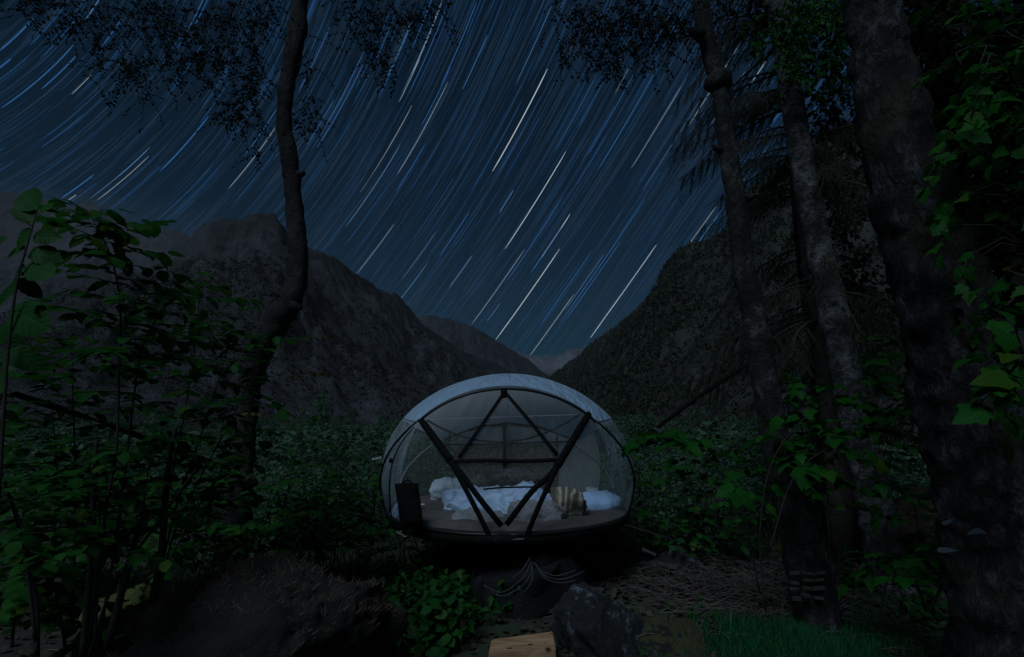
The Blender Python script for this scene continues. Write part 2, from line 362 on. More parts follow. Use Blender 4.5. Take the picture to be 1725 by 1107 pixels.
# ------------------------------------------------------------------ star trails: the sky turns about the pole
SKYR = 12000.0
pole = Vector((-0.7927, 0.0973, 0.6018)).normalized()
pe1 = pole.cross(Vector((0, 1, 0))).normalized(); pe2 = pole.cross(pe1)
def emis(name, c, s):
    m = bpy.data.materials.new(name); m.use_nodes = True; t = m.node_tree; t.nodes.clear()
    e = N(t, 'ShaderNodeEmission'); e.inputs[0].default_value = (*c, 1); e.inputs[1].default_value = s
    o = N(t, 'ShaderNodeOutputMaterial'); t.links.new(e.outputs[0], o.inputs[0]); m.cycles.emission_sampling = 'NONE'; return m
STAR = [emis('blue star', (.02, .092, .25), 1.0), emis('pale blue star', (.05, .13, .27), 1.0), emis('white star', (.17, .22, .28), 1.0), emis('bright white star', (.36, .45, .53), 1.0)]
STARF = [emis('faint blue star', (.006, .026, .064), 1.0), emis('faint grey star', (.015, .030, .052), 1.0), emis('dim blue star', (.008, .046, .125), 1.0)]
def arc_mesh(mb, dec, h0, h1, w, seg=10):
    """ribbon along the circle of declination dec, hour angles h0..h1"""
    vs = []; fs = []; rr = SKYR * rnd(.95, 1.08)
    for i in range(seg + 1):
        h = h0 + (h1 - h0) * i / seg; ww = w * (1.0 if 0 < i < seg else 0.35)
        for s in (-1, 1):
            d = dec + s * ww / 2
            vs.append((pole * math.sin(d) + (pe1 * math.cos(h) + pe2 * math.sin(h)) * math.cos(d)) * rr + EYE)
    for i in range(seg): fs.append((2 * i, 2 * i + 1, 2 * i + 3, 2 * i + 2))
    mb.add(vs, fs)
def decha(px, py):
    d = ray(px, py).normalized(); return math.asin(d.dot(pole)), math.atan2(d.dot(pe2), d.dot(pe1))
sky_root = bpy.data.objects.new('sky', None); COL.objects.link(sky_root); tag(sky_root, kind='structure')
hero = [(827, 287, 925, 118, 1.9, 3), (848, 418, 956, 257, 1.5, 3), (995, 570, 1105, 412, 1.6, 3), (270, 289, 351, 195, 1.7, 0), (905, 440, 962, 362, 2.2, 3), (893, 458, 948, 383, 1.8, 0),
        (832, 572, 945, 421, 1.7, 3), (890, 600, 968, 497, 1.6, 2), (792, 545, 886, 422, 1.3, 2), (605, 321, 697, 179, 1.2, 2), (668, 169, 712, 100, 1.2, 2), (689, 122, 750, 5, 1.3, 2),
        (777, 150, 823, 60, 1.1, 1), (667, 292, 757, 140, 1.3, 2), (757, 485, 795, 430, 1.6, 1), (838, 357, 868, 322, 1.6, 1), (600, 460, 665, 378, 1.0, 2), (676, 470, 735, 392, 1.1, 1),
        (740, 142, 806, 5, 1.4, 0), (1247, 287, 1321, 174, 1.8, 0), (1205, 348, 1150, 428, 1.3, 2), (1115, 480, 1165, 404, 1.2, 2), (1255, 160, 1290, 100, 1.8, 2), (1036, 157, 1060, 115, 1.2, 2),
        (975, 213, 1014, 140, 1.0, 0), (992, 261, 1066, 125, 1.2, 0), (1004, 285, 1110, 117, 1.4, 0), (150, 332, 255, 250, 1.3, 1), (165, 338, 250, 262, 1.0, 2), (105, 335, 157, 293, 1.5, 0), (112, 340, 128, 328, 1.3, 2),
        (72, 152, 127, 91, 1.3, 0), (12, 191, 115, 66, 1.2, 0), (0, 87, 55, 30, 1.5, 0), (0, 116, 17, 98, 1.4, 0), (122, 160, 152, 125, 0.9, 2), (175, 75, 205, 30, 1.2, 0), (540, 210, 620, 90, 1.3, 0),
        (385, 318, 465, 213, 1.2, 2), (410, 262, 470, 180, 1.2, 0), (950, 520, 1020, 430, 1.0, 1), (907, 545, 1000, 425, 1.0, 0), (818, 540, 845, 512, 1.2, 1), (940, 540, 1090, 340, 1.2, 0)]
def star(mb, mat, name='star_trail'): return mb.build(name, mat, sky_root, False)
for x0, y0, x1, y1, wpx, ci in hero:
    d0, h0 = decha(x0, y0); d1, h1 = decha(x1, y1); mb = MB()
    arc_mesh(mb, (d0 + d1) / 2, h0, h1, wpx / FPX * .82); star(mb, STAR[ci])
def rand_arc(lo, hi):
    px, py = rnd(-80, 1500), rnd(-80, 640)
    if px < 420 and random.random() < .45: px = rnd(420, 1450)
    d, h = decha(px, py); L = R(rnd(lo, hi)); return d, h - L / 2, h + L / 2
for k in range(145):
    d, h0, h1 = rand_arc(6, 13); mb = MB(); arc_mesh(mb, d, h0, h1, rnd(0.7, 1.15) / FPX)
    star(mb, random.choices([STAR[0], STAR[1], STAR[2], STARF[2]], [2.0, 1.4, 0.4, 7])[0])
for mat, n, w in ((STARF[0], 1200, 0.9), (STARF[1], 800, 0.85), (STARF[2], 190, 0.8)):
    mb = MB()
    for k in range(n):
        d, h0, h1 = rand_arc(6, 14); arc_mesh(mb, d, h0, h1, rnd(0.45, 0.85) * w / FPX, 8)
    tag(star(mb, mat, 'faint_star_trails'), kind='stuff')

# ------------------------------------------------------------------ leaf shapes
def unit(v): return v / np.maximum(np.linalg.norm(v, axis=-1, keepdims=True), 1e-9)
T_SMALL = (np.array([(0, 0, 0), (.33, .5, .05), (0, 1, -.04), (-.33, .5, .05)]), np.array([(0, 1, 2), (0, 2, 3)]))
def outline_leaf(pts, fold=0.12, droop=0.15):
    """pts: right half outline (x,y) base->tip; mirrored, folded on the midrib"""
    mid = [(0, y, -droop * y * y) for _, y in pts]
    V = list(mid); n = len(pts)
    for sx in (1, -1): V += [(sx * x, y, -droop * y * y + fold * abs(x) - 0.25 * x * x) for x, y in pts]
    F = []
    for i in range(n - 1):
        F += [(i, n + i, n + i + 1), (i, n + i + 1, i + 1)]; F += [(i, 2 * n + i + 1, 2 * n + i), (i, i + 1, 2 * n + i + 1)]
    return np.array(V, float), np.array(F)
T_HAZEL = outline_leaf([(0, 0), (.20, .06), (.33, .22), (.38, .42), (.36, .62), (.37, .66), (.27, .80), (.26, .84), (.12, .95), (0, 1.06)])
T_MAPLE = outline_leaf([(0, 0), (.18, -.09), (.34, -.03), (.48, .08), (.44, .20), (.50, .34), (.60, .50), (.48, .57), (.38, .60), (.32, .66), (.29, .76), (.17, .92), (0, 1.12)], 0.15, 0.22)
T_NETTLE = outline_leaf([(0, 0), (.22, .10), (.30, .26), (.24, .50), (.14, .78), (0, 1.05)], 0.15, 0.3)
LEAFMESH = {}
def leaf_mesh(key, T, mat):
    """five differently curled and nibbled versions of one leaf shape"""
    if key not in LEAFMESH:
        LEAFMESH[key] = []
        for q in range(5):
            rs = random.Random(q); c1, c2, c3, w, sk = rs.uniform(-.5, .7), rs.uniform(-.45, .15), rs.uniform(-.25, .25), rs.uniform(.82, 1.12), rs.uniform(-.18, .18)
            me = bpy.data.meshes.new('leaf'); V = []
            for k, v in enumerate(T[0]):
                x, y, z = v; x = x * w + sk * y * y * .6; e = 1 + rs.uniform(-.07, .05) * (abs(x) > .12)
                V.append((x * e, y, z + c1 * x * x + c2 * y * y + c3 * x * y + .03 * math.sin(9 * y + q) * abs(x) * 2))
            me.from_pydata(V, [], [tuple(f) for f in T[1]])
            me.materials.append(mat); me.polygons.foreach_set('use_smooth', [True] * len(me.polygons)); LEAFMESH[key].append(me)
    return LEAFMESH[key]
def leaf_basis(d, n):
    y = d.normalized(); x = y.cross(n)
    if x.length < 1e-4: x = y.cross(Vector((0.3, 0.5, 0.8)))
    x.normalize(); z = x.cross(y); return Matrix((x, y, z)).transposed()
def leaf_objects(leaves, me, parent, name='leaf'):
    off = parent_off(parent)
    for p, d, n, s in leaves:
        o = bpy.data.objects.new(name, random.choice(me)); COL.objects.link(o); o.parent = parent
        o.matrix_local = Matrix.Translation(p - off) @ (leaf_basis(d, n) * s).to_4x4()
def leaf_mass(name, leaves, T, mat, parent):
    """all leaves in one mesh. leaves = (P, D, Nn, s) numpy or list of tuples"""
    if isinstance(leaves, list):
        P = np.array([tuple(l[0]) for l in leaves]); D = np.array([tuple(l[1]) for l in leaves]); Nn = np.array([tuple(l[2]) for l in leaves]); s = np.array([l[3] for l in leaves])
    else: P, D, Nn, s = leaves
    y = unit(D); x = unit(np.cross(y, Nn)); z = np.cross(x, y)
    tv, tf = T
    V = P[:, None, :] + s[:, None, None] * (tv[None, :, 0:1] * x[:, None, :] + tv[None, :, 1:2] * y[:, None, :] + tv[None, :, 2:3] * z[:, None, :])
    k = len(tv); F = tf[None] + (np.arange(len(P)) * k)[:, None, None]
    return tag(np_mesh(name, V.reshape(-1, 3), F.reshape(-1, 3), mat, parent), kind='stuff')

def twig_leaves(p0, d0, L, sp, size, flat=0.8, droop=0.5, steps=6, mb=None, r0=0.003):
    """one twig: a bending line with alternate leaves; returns its leaves"""
    out = []; p = Vector(p0); d = Vector(d0).normalized(); pts = [p.copy()]; st = L / steps; acc = rnd(0, sp); side = random.choice((-1, 1))
    for i in range(steps):
        d = (d + Vector((rnd(-.2, .2), rnd(-.2, .2), rnd(-.12, .12) - droop / steps))).normalized()
        a = p.copy(); p = p + d * st; pts.append(p.copy())
        while acc < st:
            q = a.lerp(p, acc / st); sd = d.cross(Vector((0, 0, 1)))
            if sd.length < 0.2: sd = Vector((rnd(-1, 1), rnd(-1, 1), 0))
            sd.normalize()
            ld = (d * rnd(.2, .8) + sd * side * rnd(.6, 1) + Vector((0, 0, rnd(-.5, .2)))).normalized()
            n = Vector((rnd(-1, 1) * (1 - flat), rnd(-1, 1) * (1 - flat) - 0.25 * (1 - flat), flat + rnd(-.1, .3)))
            out.append((q, ld, n, size * rnd(.6, 1.2))); side = -side; acc += sp * rnd(.7, 1.3)
        acc -= st
    out.append((p, d, Vector((rnd(-.3, .3), rnd(-.3, .3), 1)), size * rnd(.7, 1.1)))
    if mb is not None: mb.tube(pts, [r0 * (1 - .7 * i / steps) for i in range(steps + 1)], 4, False)
    return out

# ------------------------------------------------------------------ the dome tent
TC = Vector((-0.05, 6.0, 1.07)); TR = Vector((1.42, 1.42, 1.12)); ZF = 0.69
def hit(px, py, near=True, off=0.0):
    d = ray(px, py).normalized(); o = Vector((EYE[i] - TC[i]) / TR[i] for i in range(3)); q = Vector(d[i] / TR[i] for i in range(3))
    a = q.dot(q); b = 2 * o.dot(q); c = o.dot(o) - 1; D = max(0, b * b - 4 * a * c)
    t = (-b + (-1 if near else 1) * math.sqrt(D)) / (2 * a); p = EYE + d * t
    v = p - TC; k = math.sqrt(sum((v[i] / TR[i]) ** 2 for i in range(3)))
    return TC + v / k * (1 + off)
def onsurf(azd, z, off=0.0):
    r = TR.x * math.sqrt(max(0, 1 - ((z - TC.z) / TR.z) ** 2)) + off; a = R(azd)
    return Vector((TC.x + r * math.sin(a), TC.y - r * math.cos(a), z))
def snorm(p):
    v = p - TC; return Vector((v.x / TR.x ** 2, v.y / TR.y ** 2, v.z / TR.z ** 2)).normalized()
def hits(pix, off=0.0, near=True, n=4):
    P = catmull([(x, y) for x, y in pix], (len(pix) - 1) * n + 1); return [hit(x, y, near, off) for x, y in P]
def z_edge(azd):
    a = (azd + 180) % 360 - 180; b = abs(a)
    if b <= 46:
        r = 0.85 / math.cos(R(b)); return TC.z + TR.z * math.sqrt(1 - (r / TR.x) ** 2)
    return float(np.interp(b, [46, 55, 70, 100, 122, 137, 145, 160, 180], [1.635, 1.65, 1.67, 1.62, 1.50, 1.37, 1.42, 1.55, 1.60]))
tent = thing('dome_tent', (TC.x, TC.y, 0.5), 'grey domed hammock tent hanging above the undergrowth with black V-shaped straps in front', 'tent')
f_roof = rooffab = fabric('silver roof cloth', (.48, .72, 1.0), 0.82, 0.36, 0.28, None, (.88, .87, .86))  # silver cloth; the reflected blue sky is mixed into its base colour
f_front = fabric('front mosquito net', (.48, .47, .45), 0.08, 0.3)
f_side = fabric('side mesh', (.50, .58, .64), 0.36, 0.45, 0.5, (5, 5, .5))  # vertical pale streaks in colour and opacity imitate reflections on the panels
f_rear = fabric('brown rear mesh', (.32, .26, .235), 0.90, 0.3, 0.7, (6, 6, 3))
t_ = f_rear.node_tree; b_ = t_.nodes['Principled BSDF']; w_ = N(t_, 'ShaderNodeTexWave', wave_type='BANDS', bands_direction='DIAGONAL'); w_.inputs['Scale'].default_value = 9; w_.inputs['Distortion'].default_value = 6; w_.inputs['Detail Scale'].default_value = 2.5
t_.links.new(coords(t_, (1, 1, 1.6)), w_.inputs['Vector']); t_.links.new(mix(t_, .65, b_.inputs['Base Color'].links[0].from_socket, ramp(t_, w_.outputs[1], [(.25, (.10, .085, .08)), (.8, (.62, .52, .47))])), b_.inputs['Base Color'])
f_left = fabric('thin rear window film', (.42, .52, .46), 0.22, 0.45)
f_pane = fabric('pale rear window film', (.86, .93, .92), 0.92, 0.5)
m_black = simple('black webbing', (.004, .004, .0045), 0.8, 0.3, 30, 0.3, 0.004, .12)
m_pole = simple('black pole', (.005, .005, .006), 0.4, 0.2, 20, 0.1, 0.003, 0.3)
m_skirt = simple('dark floor cloth', (.010, .009, .0095), 0.85, 0.35, 9, 0.4, 0.02)
m_buckle = simple('dull metal', (.05, .055, .06), 0.4, 0.2, 20)
m_pipe = simple('pale piping', (.30, .33, .36), 0.6, 0.2, 20)
m_seam = simple('grey seam', (.10, .11, .12), 0.7)

NAZ = 216
def panel(name, a0, a1, zlo, zhi, mat, rows, ripple=0.0):
    """part of the dome between azimuths a0..a1 and between the height functions zlo/zhi"""
    n = max(2, int(abs(a1 - a0) / 360 * NAZ)); V = []; F = []
    for j in range(rows + 1):
        for i in range(n + 1):
            a = a0 + (a1 - a0) * i / n; lo, hi = zlo(a), zhi(a); t = j / rows
            ph0 = math.asin(max(-1, min(1, (lo - TC.z) / TR.z))); ph1 = math.asin(max(-1, min(1, (hi - TC.z) / TR.z)))
            ph = ph0 + (ph1 - ph0) * t; z = TC.z + TR.z * math.sin(ph)
            k = math.sin(math.pi * t)
            p = onsurf(a, z); off = ripple * k * (noise.noise(Vector((a * 0.11, z * 1.5, 2))) + 0.6 * noise.noise(Vector((a * 0.33, z * 2.5, 7))))
            V.append(p + snorm(p) * (off - 0.012 * k))
    for j in range(rows):
        for i in range(n):
            q = j * (n + 1) + i; F.append((q, q + 1, q + n + 2, q + n + 1))
    mb = MB(); mb.add(V, F); return mb.build(name, mat, tent)
ZT = TC.z + TR.z - 1e-4
fl = lambda a: ZF - 0.02
panel('roof_canopy', -180, 180, z_edge, lambda a: ZT, f_roof, 22, 0.012)
panel('front_panel', -46, 46, fl, z_edge, f_front, 18)
panel('side_panel', -122, -46, fl, z_edge, f_side, 18, 0.018)
panel('side_panel', 46, 122, fl, z_edge, f_side, 18, 0.022)
# the rear: a brown mesh field with pale film above and beside it
panel('rear_mesh', 150, 211, lambda a: ZF - 0.02, lambda a: 1.30, f_rear, 12)
panel('rear_window', 122, 150, fl, z_edge, f_pane, 14, 0.02)
panel('rear_window', 211, 238, fl, z_edge, f_left, 14)
panel('rear_window', 150, 211, lambda a: 1.30, z_edge, f_pane, 6)

def tpart(name, pts, rad, mat=m_pole, n=8):
    mb = MB(); mb.tube(pts, rad, n); return mb.build(name, mat, tent)
def spart(name, pts, w, mat=m_black, th=0.008):
    mb = MB(); mb.strip(pts, w, th, snorm); return mb.build(name, mat, tent)
tpart('front_arch_pole', [onsurf(a, z_edge(a), 0.010) for a in np.linspace(-46, 46, 49)], 0.014)
spart('roof_hem', [onsurf(a, z_edge(a) + 0.028, 0.006) for a in np.linspace(-46, 46, 49)], 0.030, m_seam, 0.006)
tpart('rear_arch_pole', [onsurf(a, z_edge(a), 0.0) for a in np.linspace(140, 220, 40)], 0.012)
for s in (-1, 1): tpart('roof_edge_cord', [onsurf(s * a, z_edge(a), 0.004) for a in np.linspace(46, 140, 40)], 0.005, m_seam, 6)
# dark scallops along the rear roof edge
for px0, px1 in ((778, 800), (818, 846), (857, 893), (905, 925)):
    pts = [onsurf(180 + a, z_edge(180 + a) - 0.012, -0.012) for a in np.linspace((853 - px0) * 0.335, (853 - px1) * 0.335, 8)]
    spart('edge_patch', [TC + (p - TC) for p in pts], 0.035, m_black, 0.006)
# rim poles from the ends of the arch down the sides to the floor ring
for side, pix in ((-1, None), (1, None)):
    pts = []
    for t in np.linspace(0, 1, 26):
        z = 1.66 + (ZF - 0.05 - 1.66) * t; a = 47 + 24 * math.sin(min(1, t * 1.25) * math.pi / 2); pts.append(onsurf(side * a, z, 0.004))
    tpart('rim_pole', pts, 0.011)
tpart('inner_rib', hits([(698, 719), (676, 746), (662, 776), (656, 812), (657, 850), (660, 872)]), 0.007)
tpart('piping', hits([(664, 858), (673, 808), (690, 780), (725, 749), (748, 737)], -0.02, False), 0.007, m_pipe, 6)
tpart('piping', hits([(960, 740), (972, 749), (995, 766), (1017, 785), (1035, 815), (1044, 853)], -0.02, False), 0.007, m_pipe, 6)
# black straps
for pix in ([(711, 708), (735, 741), (761, 777)], [(991, 697), (966, 738), (937, 786)]): spart('corner_strap', hits(pix, 0.014), [.05] + [.07] * (len(hits(pix)) - 1), m_black, 0.012)
for pix in ([(763, 779), (785, 807), (806, 836), (845, 885)], [(937, 786), (918, 808), (895, 828), (853, 883)]): spart('inner_strap', hits(pix, 0.010), 0.050)
for pix in ([(761, 777), (782, 816), (808, 866), (827, 905)], [(938, 785), (922, 818), (902, 862), (886, 903)]): spart('outer_strap', hits(pix, 0.016), 0.045)
for pix in ([(849, 664), (812, 718), (774, 772)], [(852, 664), (896, 716), (938, 768)]): spart('brace_strap', hits(pix, 0.012), 0.034)
spart('cross_strap', hits([(766, 778), (820, 776), (850, 777), (890, 777), (941, 775)], 0.012), 0.033)
spart('lower_cross_strap', hits([(815, 824), (850, 821), (903, 820)], 0.008), 0.014)
mb = MB(); h0 = hit(849, 664, True, 0.01); mb.tube([h0 + Vector((0, 0, .05)), h0 - Vector((0, 0, .05))], [0.036, 0.03], 10); mb.build('apex_hub', m_black, tent)
for px, py in ((660, 776), (1048, 766)):
    p = hit(px, py, True, 0.006); n = snorm(p); mb = MB(); mb.tube([p - n * .006, p + n * .012], 0.024, 14); mb.build('vent_button', m_black, tent)
# sagging cord and white line across the front, just inside the net
def chord(a, b, sag, n=16): return [Vector(a).lerp(Vector(b), t) - Vector((0, 0, sag * 4 * t * (1 - t))) for t in np.linspace(0, 1, n)]
tpart('sagging_cord', chord(hit(716, 706, True, -.02), hit(981, 695, True, -.02), 0.245), 0.009, m_black, 6)
tpart('white_line', chord(hit(719, 704, True, -.03), hit(980, 695, True, -.03), 0.0), 0.003, m_pipe, 5)
# rear pole, hub and window bar
mb = MB(); p0 = hit(850, 714, False, -.03); p1 = hit(850, 797, False, -.03)
mb.tube([p0.lerp(p1, t) for t in np.linspace(0, 1, 8)], 0.026, 10); mb.build('rear_pole', m_black, tent)
mb = MB(); mb.tube([p0 - Vector((0, .03, 0)), p0 + Vector((0, .02, 0))], 0.045, 14); mb.build('rear_hub', m_black, tent)
tpart('window_bar', [hit(x, y, False, -.02) for x, y in catmull([(742, 748), (800, 748), (850, 747), (900, 745), (958, 743)], 20)], 0.011, m_black, 6)
for px, py in ((755, 735), (940, 745)):
    p = hit(px, py, False, -.03); mb = MB(); mb.tube([p + Vector((0, 0, .10)), p - Vector((0, 0, .06))], [0.008, 0.012], 6); mb.build('toggle', m_black, tent)
# floor: ring, hull cloth
def revolve(prof, n=96, wob=0.0):
    V = []; F = []
    for j, (r, z) in enumerate(prof):
        for i in range(n):
            a = 2 * math.pi * i / n; q = wob * noise.noise(Vector((math.sin(a) * 3, math.cos(a) * 3, z * 4)))
            V.append((TC.x + (r + q) * math.sin(a), TC.y - (r + q) * math.cos(a), z + q * 0.5))
    for j in range(len(prof) - 1):
        for i in range(n): F.append((j * n + i, j * n + (i + 1) % n, j * n + n + (i + 1) % n, j * n + n + i))
    mb = MB(); mb.add(V, F); return mb
revolve([(1.335, 0.700), (1.350, 0.690), (1.352, 0.665), (1.335, 0.60), (1.26, 0.555), (1.0, 0.525), (0.5, 0.51), (0.02, 0.505)], 96, 0.015).build('floor_skirt', m_skirt, tent)
tpart('floor_ring', [TC + Vector((1.345 * math.sin(a), -1.345 * math.cos(a), 0.672 - TC.z)) for a in np.linspace(0, 2 * math.pi, 97)], 0.014)
for s, x in ((-1, 829), (1, 884)):
    spart('outer_strap_tail', [hit(x, 903, True, .016), at(x + 2 * s, 925, 4.75), at(x - 3 * s, 938, 4.85)], 0.035)
mb = MB(); p = hit(858, 905, True, .02); mb.box(p, (0.25, .012, .012)); mb.build('front_bar', m_seam, tent, False)
# mattress with a crumpled dark sheet
m_sheet = simple('brown grey sheet', (.085, .074, .074), 0.9, 0.3, 4, 0.3, 0.02)
V = []; F = []; nr, na = 34, 110
for j in range(nr + 1):
    for i in range(na):
        a = 2 * math.pi * i / na; r = 1.305 * (j / nr) ** 0.8; x = TC.x + r * math.sin(a); y = TC.y - r * math.cos(a)
        e = max(0, min(1, (1.305 - r) / 0.12)); z = 0.665 + 0.045 * e ** 0.5
        ridge = 1 - abs(noise.noise(Vector((x * 2.2, y * 5.5, 1)))) * 2.2
        z += e * (0.018 * ridge + 0.012 * noise.noise(Vector((x * 5, y * 12, 4))))
        V.append((x, y, z))
for j in range(nr):
    for i in range(na): F.append((j * na + i, j * na + (i + 1) % na, j * na + na + (i + 1) % na, j * na + na + i))
mb = MB(); mb.add(V, F); mb.build('mattress', m_sheet, tent)
carab = MB(); c0 = hit(684, 895, True, .03)
carab.tube([c0 + Vector((.050 * math.cos(a) * (1.25 if math.cos(a) < 0 else .9), 0, .022 * math.sin(a) * (0.55 if math.cos(a) < 0 else 1) - .018 * math.cos(a))) for a in np.linspace(0, 2 * math.pi, 25)], 0.0045, 6)
tag(carab.build('carabiner', simple('dull aluminium', (.35, .34, .33), 0.4, 0.2)), 'dull metal carabiner clipped to the tent floor below the black bag', 'carabiner')

# ------------------------------------------------------------------ bedding and things in the tent
def lump(name, c, sz, rot, mat, wr=0.05, fr=4.0, p=2.6, seed=0, sub=34, pinch=0.0, fold=0.0, parent=None, flatb=0.0):
    """soft body: superellipsoid with wrinkles and folds; c its centre"""
    V = []; F = []; nu = sub * 2; Mx = Euler(rot).to_matrix()
    sg = lambda v, e: math.copysign(abs(v) ** e, v)
    for j in range(sub + 1):
        for i in range(nu):
            th = math.pi * (j / sub - .5); ph = 2 * math.pi * i / nu; e = 2 / p
            q = Vector((sg(math.cos(th), e) * sg(math.cos(ph), e), sg(math.cos(th), e) * sg(math.sin(ph), e), sg(math.sin(th), e)))
            if pinch: q.z *= 1 - pinch * max(abs(q.x), abs(q.y)) ** 3
            w = Vector((q.x * sz[0], q.y * sz[1], q.z * sz[2])) / 2; s = Vector((seed, seed * 1.7, 3))
            d = wr * fbm(w * fr + s, 4) * 0.6
            if fold:
                g = noise.noise(w * fr * .55 + s * 2) * 2.5; d += fold * (1 - 2 * abs(math.sin((w.x * 1.0 + w.y * .5 + w.z) * fr * 3.2 + g * 2.0)) ** 0.6) * (0.6 + 0.6 * noise.noise(w * fr + s))
            w += q.normalized() * d
            if flatb and w.z < -sz[2] / 2 * flatb: w.z = -sz[2] / 2 * flatb
            V.append(Vector(c) + Mx @ w)
    for j in range(sub):
        for i in range(nu): F.append((j * nu + i, j * nu + (i + 1) % nu, j * nu + nu + (i + 1) % nu, j * nu + nu + i))
    mb = MB(); mb.add(V, F); return mb.build(name, mat, parent)
def cloth(name, c, rough=0.85, pat=None):
    m, t, b = newmat(name); v = coords(t)
    n = noise_tex(t, v, 5, 5); col = ramp(t, n, [(0.3, tuple(x * .85 for x in c)), (0.7, c)])
    if pat: col = mix(t, ramp(t, noise_tex(t, v, pat[1], 3, 0.5, 1.5), [(pat[2], (0, 0, 0)), (pat[2] + .08, (1, 1, 1))]), col, pat[0])
    t.links.new(col, b.inputs['Base Color']); b.inputs['Roughness'].default_value = rough; b.inputs['Sheen Weight'].default_value = 0.2
    bump(t, b, noise_tex(t, v, 22, 5), 0.5, 0.02); return m
m_white = cloth('white bed linen', (.66, .76, .86)); m_blue = cloth('pale blue bed linen', (.36, .54, .82))
m_pattern = cloth('printed duvet linen', (.43, .58, .80), pat=((.27, .37, .53), 10, 0.52))
m_fur = cloth('grey fur', (.22, .22, .225), 1.0, ((.07, .07, .072), 26, 0.48))
m_fur2 = cloth('grey plush', (.24, .245, .265), 1.0, ((.16, .16, .175), 30, 0.5))
m_gap = cloth('dark gap lump', (.055, .055, .055), 1.0, ((.11, .11, .11), 30, 0.55))
def stripes():
    m, t, b = newmat('tan striped wool'); v = coords(t, (1, .25, .2)); w = N(t, 'ShaderNodeTexWave'); w.inputs['Scale'].default_value = 4.2; w.inputs['Distortion'].default_value = 11
    t.links.new(v, w.inputs['Vector']); col = ramp(t, w.outputs[1], [(0.15, (.09, .07, .05)), (0.45, (.19, .155, .105)), (0.62, (.15, .125, .09)), (0.9, (.36, .33, .26))])
    t.links.new(col, b.inputs['Base Color']); b.inputs['Roughness'].default_value = 0.95
    bump(t, b, noise_tex(t, coords(t), 30, 4), 0.5, 0.02); return m
m_tan = stripes()
def bed(name, label, cat, px, py, Y, wpx, hpx, dep, mat, rot=(0, 0, 0), **kw):
    k = Y / FPX * 1.02; c = at(px, py, Y); o = lump(name, (0, 0, 0), (wpx * k, dep, hpx * k), rot, mat, **kw); o.location = c
    return tag(o, label, cat)
bed('pillow', 'white crumpled pillow propped up at the left rear of the tent, beside the strap', 'pillow', 755, 829, 6.3, 58, 46, .30, m_white, (0.2, 0.05, 0.1), wr=.10, fr=5, seed=1, fold=.014, pinch=.3)
bed('pillow', 'small grey printed cushion lying on the white duvet near the right strap', 'pillow', 937, 862, 5.15, 27, 25, .20, m_fur, (.2, .4, .2), wr=.05, fr=9, seed=12, pinch=.3)
bed('pillow', 'long pale blue pillow against the right wall of the tent', 'pillow', 1006, 846, 5.75, 76, 34, .38, m_blue, (.1, -.12, .15), wr=.07, fr=4, seed=3, fold=.012, pinch=.35)
bed('pillow', 'pale pillow squeezed behind the black bag', 'pillow', 671, 868, 5.55, 26, 34, .34, m_blue, (.1, .4, .3), wr=.06, fr=5, seed=4, fold=.01, pinch=.3)
bed('cushion', 'wide grey fur cushion at the head of the bed, behind the duvet', 'cushion', 868, 810, 6.75, 82, 32, .26, m_fur, (.35, .03, 0), wr=.08, fr=5, seed=5)
bed('cushion', 'dark lump in the gap between two grey cushions', 'cushion', 828, 809, 6.72, 40, 32, .24, m_gap, (.3, -.2, .2), wr=.08, fr=5, seed=6)  # added lump fills the dark gap between the two grey cushions
bed('cushion', 'small grey cushion left of the dark lump in the gap', 'cushion', 808, 815, 6.65, 30, 24, .24, m_fur, (.3, -.2, .2), wr=.06, fr=5, seed=7)
bed('duvet', 'white printed duvet heaped in the middle of the tent', 'duvet', 840, 849, 5.75, 172, 50, .85, m_pattern, (0.12, .03, .1), wr=.16, fr=3.0, seed=8, fold=.044, sub=56, p=2.3)
bed('sheet', 'pale blue sheet corner spilling left from the duvet', 'sheet', 772, 853, 5.62, 36, 22, .30, m_blue, (0, -.45, .3), wr=.10, fr=6, seed=9, fold=.016)
bed('blanket', 'grey plush blanket bunched in front of the duvet', 'blanket', 903, 867, 5.18, 86, 38, .36, m_fur2, (.1, .1, .1), wr=.10, fr=5, seed=10, fold=.012)
bed('blanket', 'low grey plush blanket rumpled at the front left of the duvet', 'blanket', 806, 873, 5.24, 84, 22, .36, m_fur2, (.1, .05, .1), wr=.08, fr=5, seed=15, fold=.012)
bed('blanket', 'tan striped wool blanket heaped before the blue pillow', 'blanket', 958, 850, 5.35, 52, 46, .34, m_tan, (.1, .25, .1), wr=.10, fr=5, seed=11, fold=.016)
bed('cloth', 'small white crumpled cloth behind the blue pillow', 'cloth', 1000, 829, 6.2, 20, 12, .12, m_white, (0, .1, 0), wr=.06, fr=9, seed=13)
bed('paper', 'tiny white paper scrap on the brown sheet by the black bag', 'paper', 713, 850, 5.6, 7, 3, .05, m_white, (0, 0, .3), wr=.01, fr=9, seed=14, sub=8)
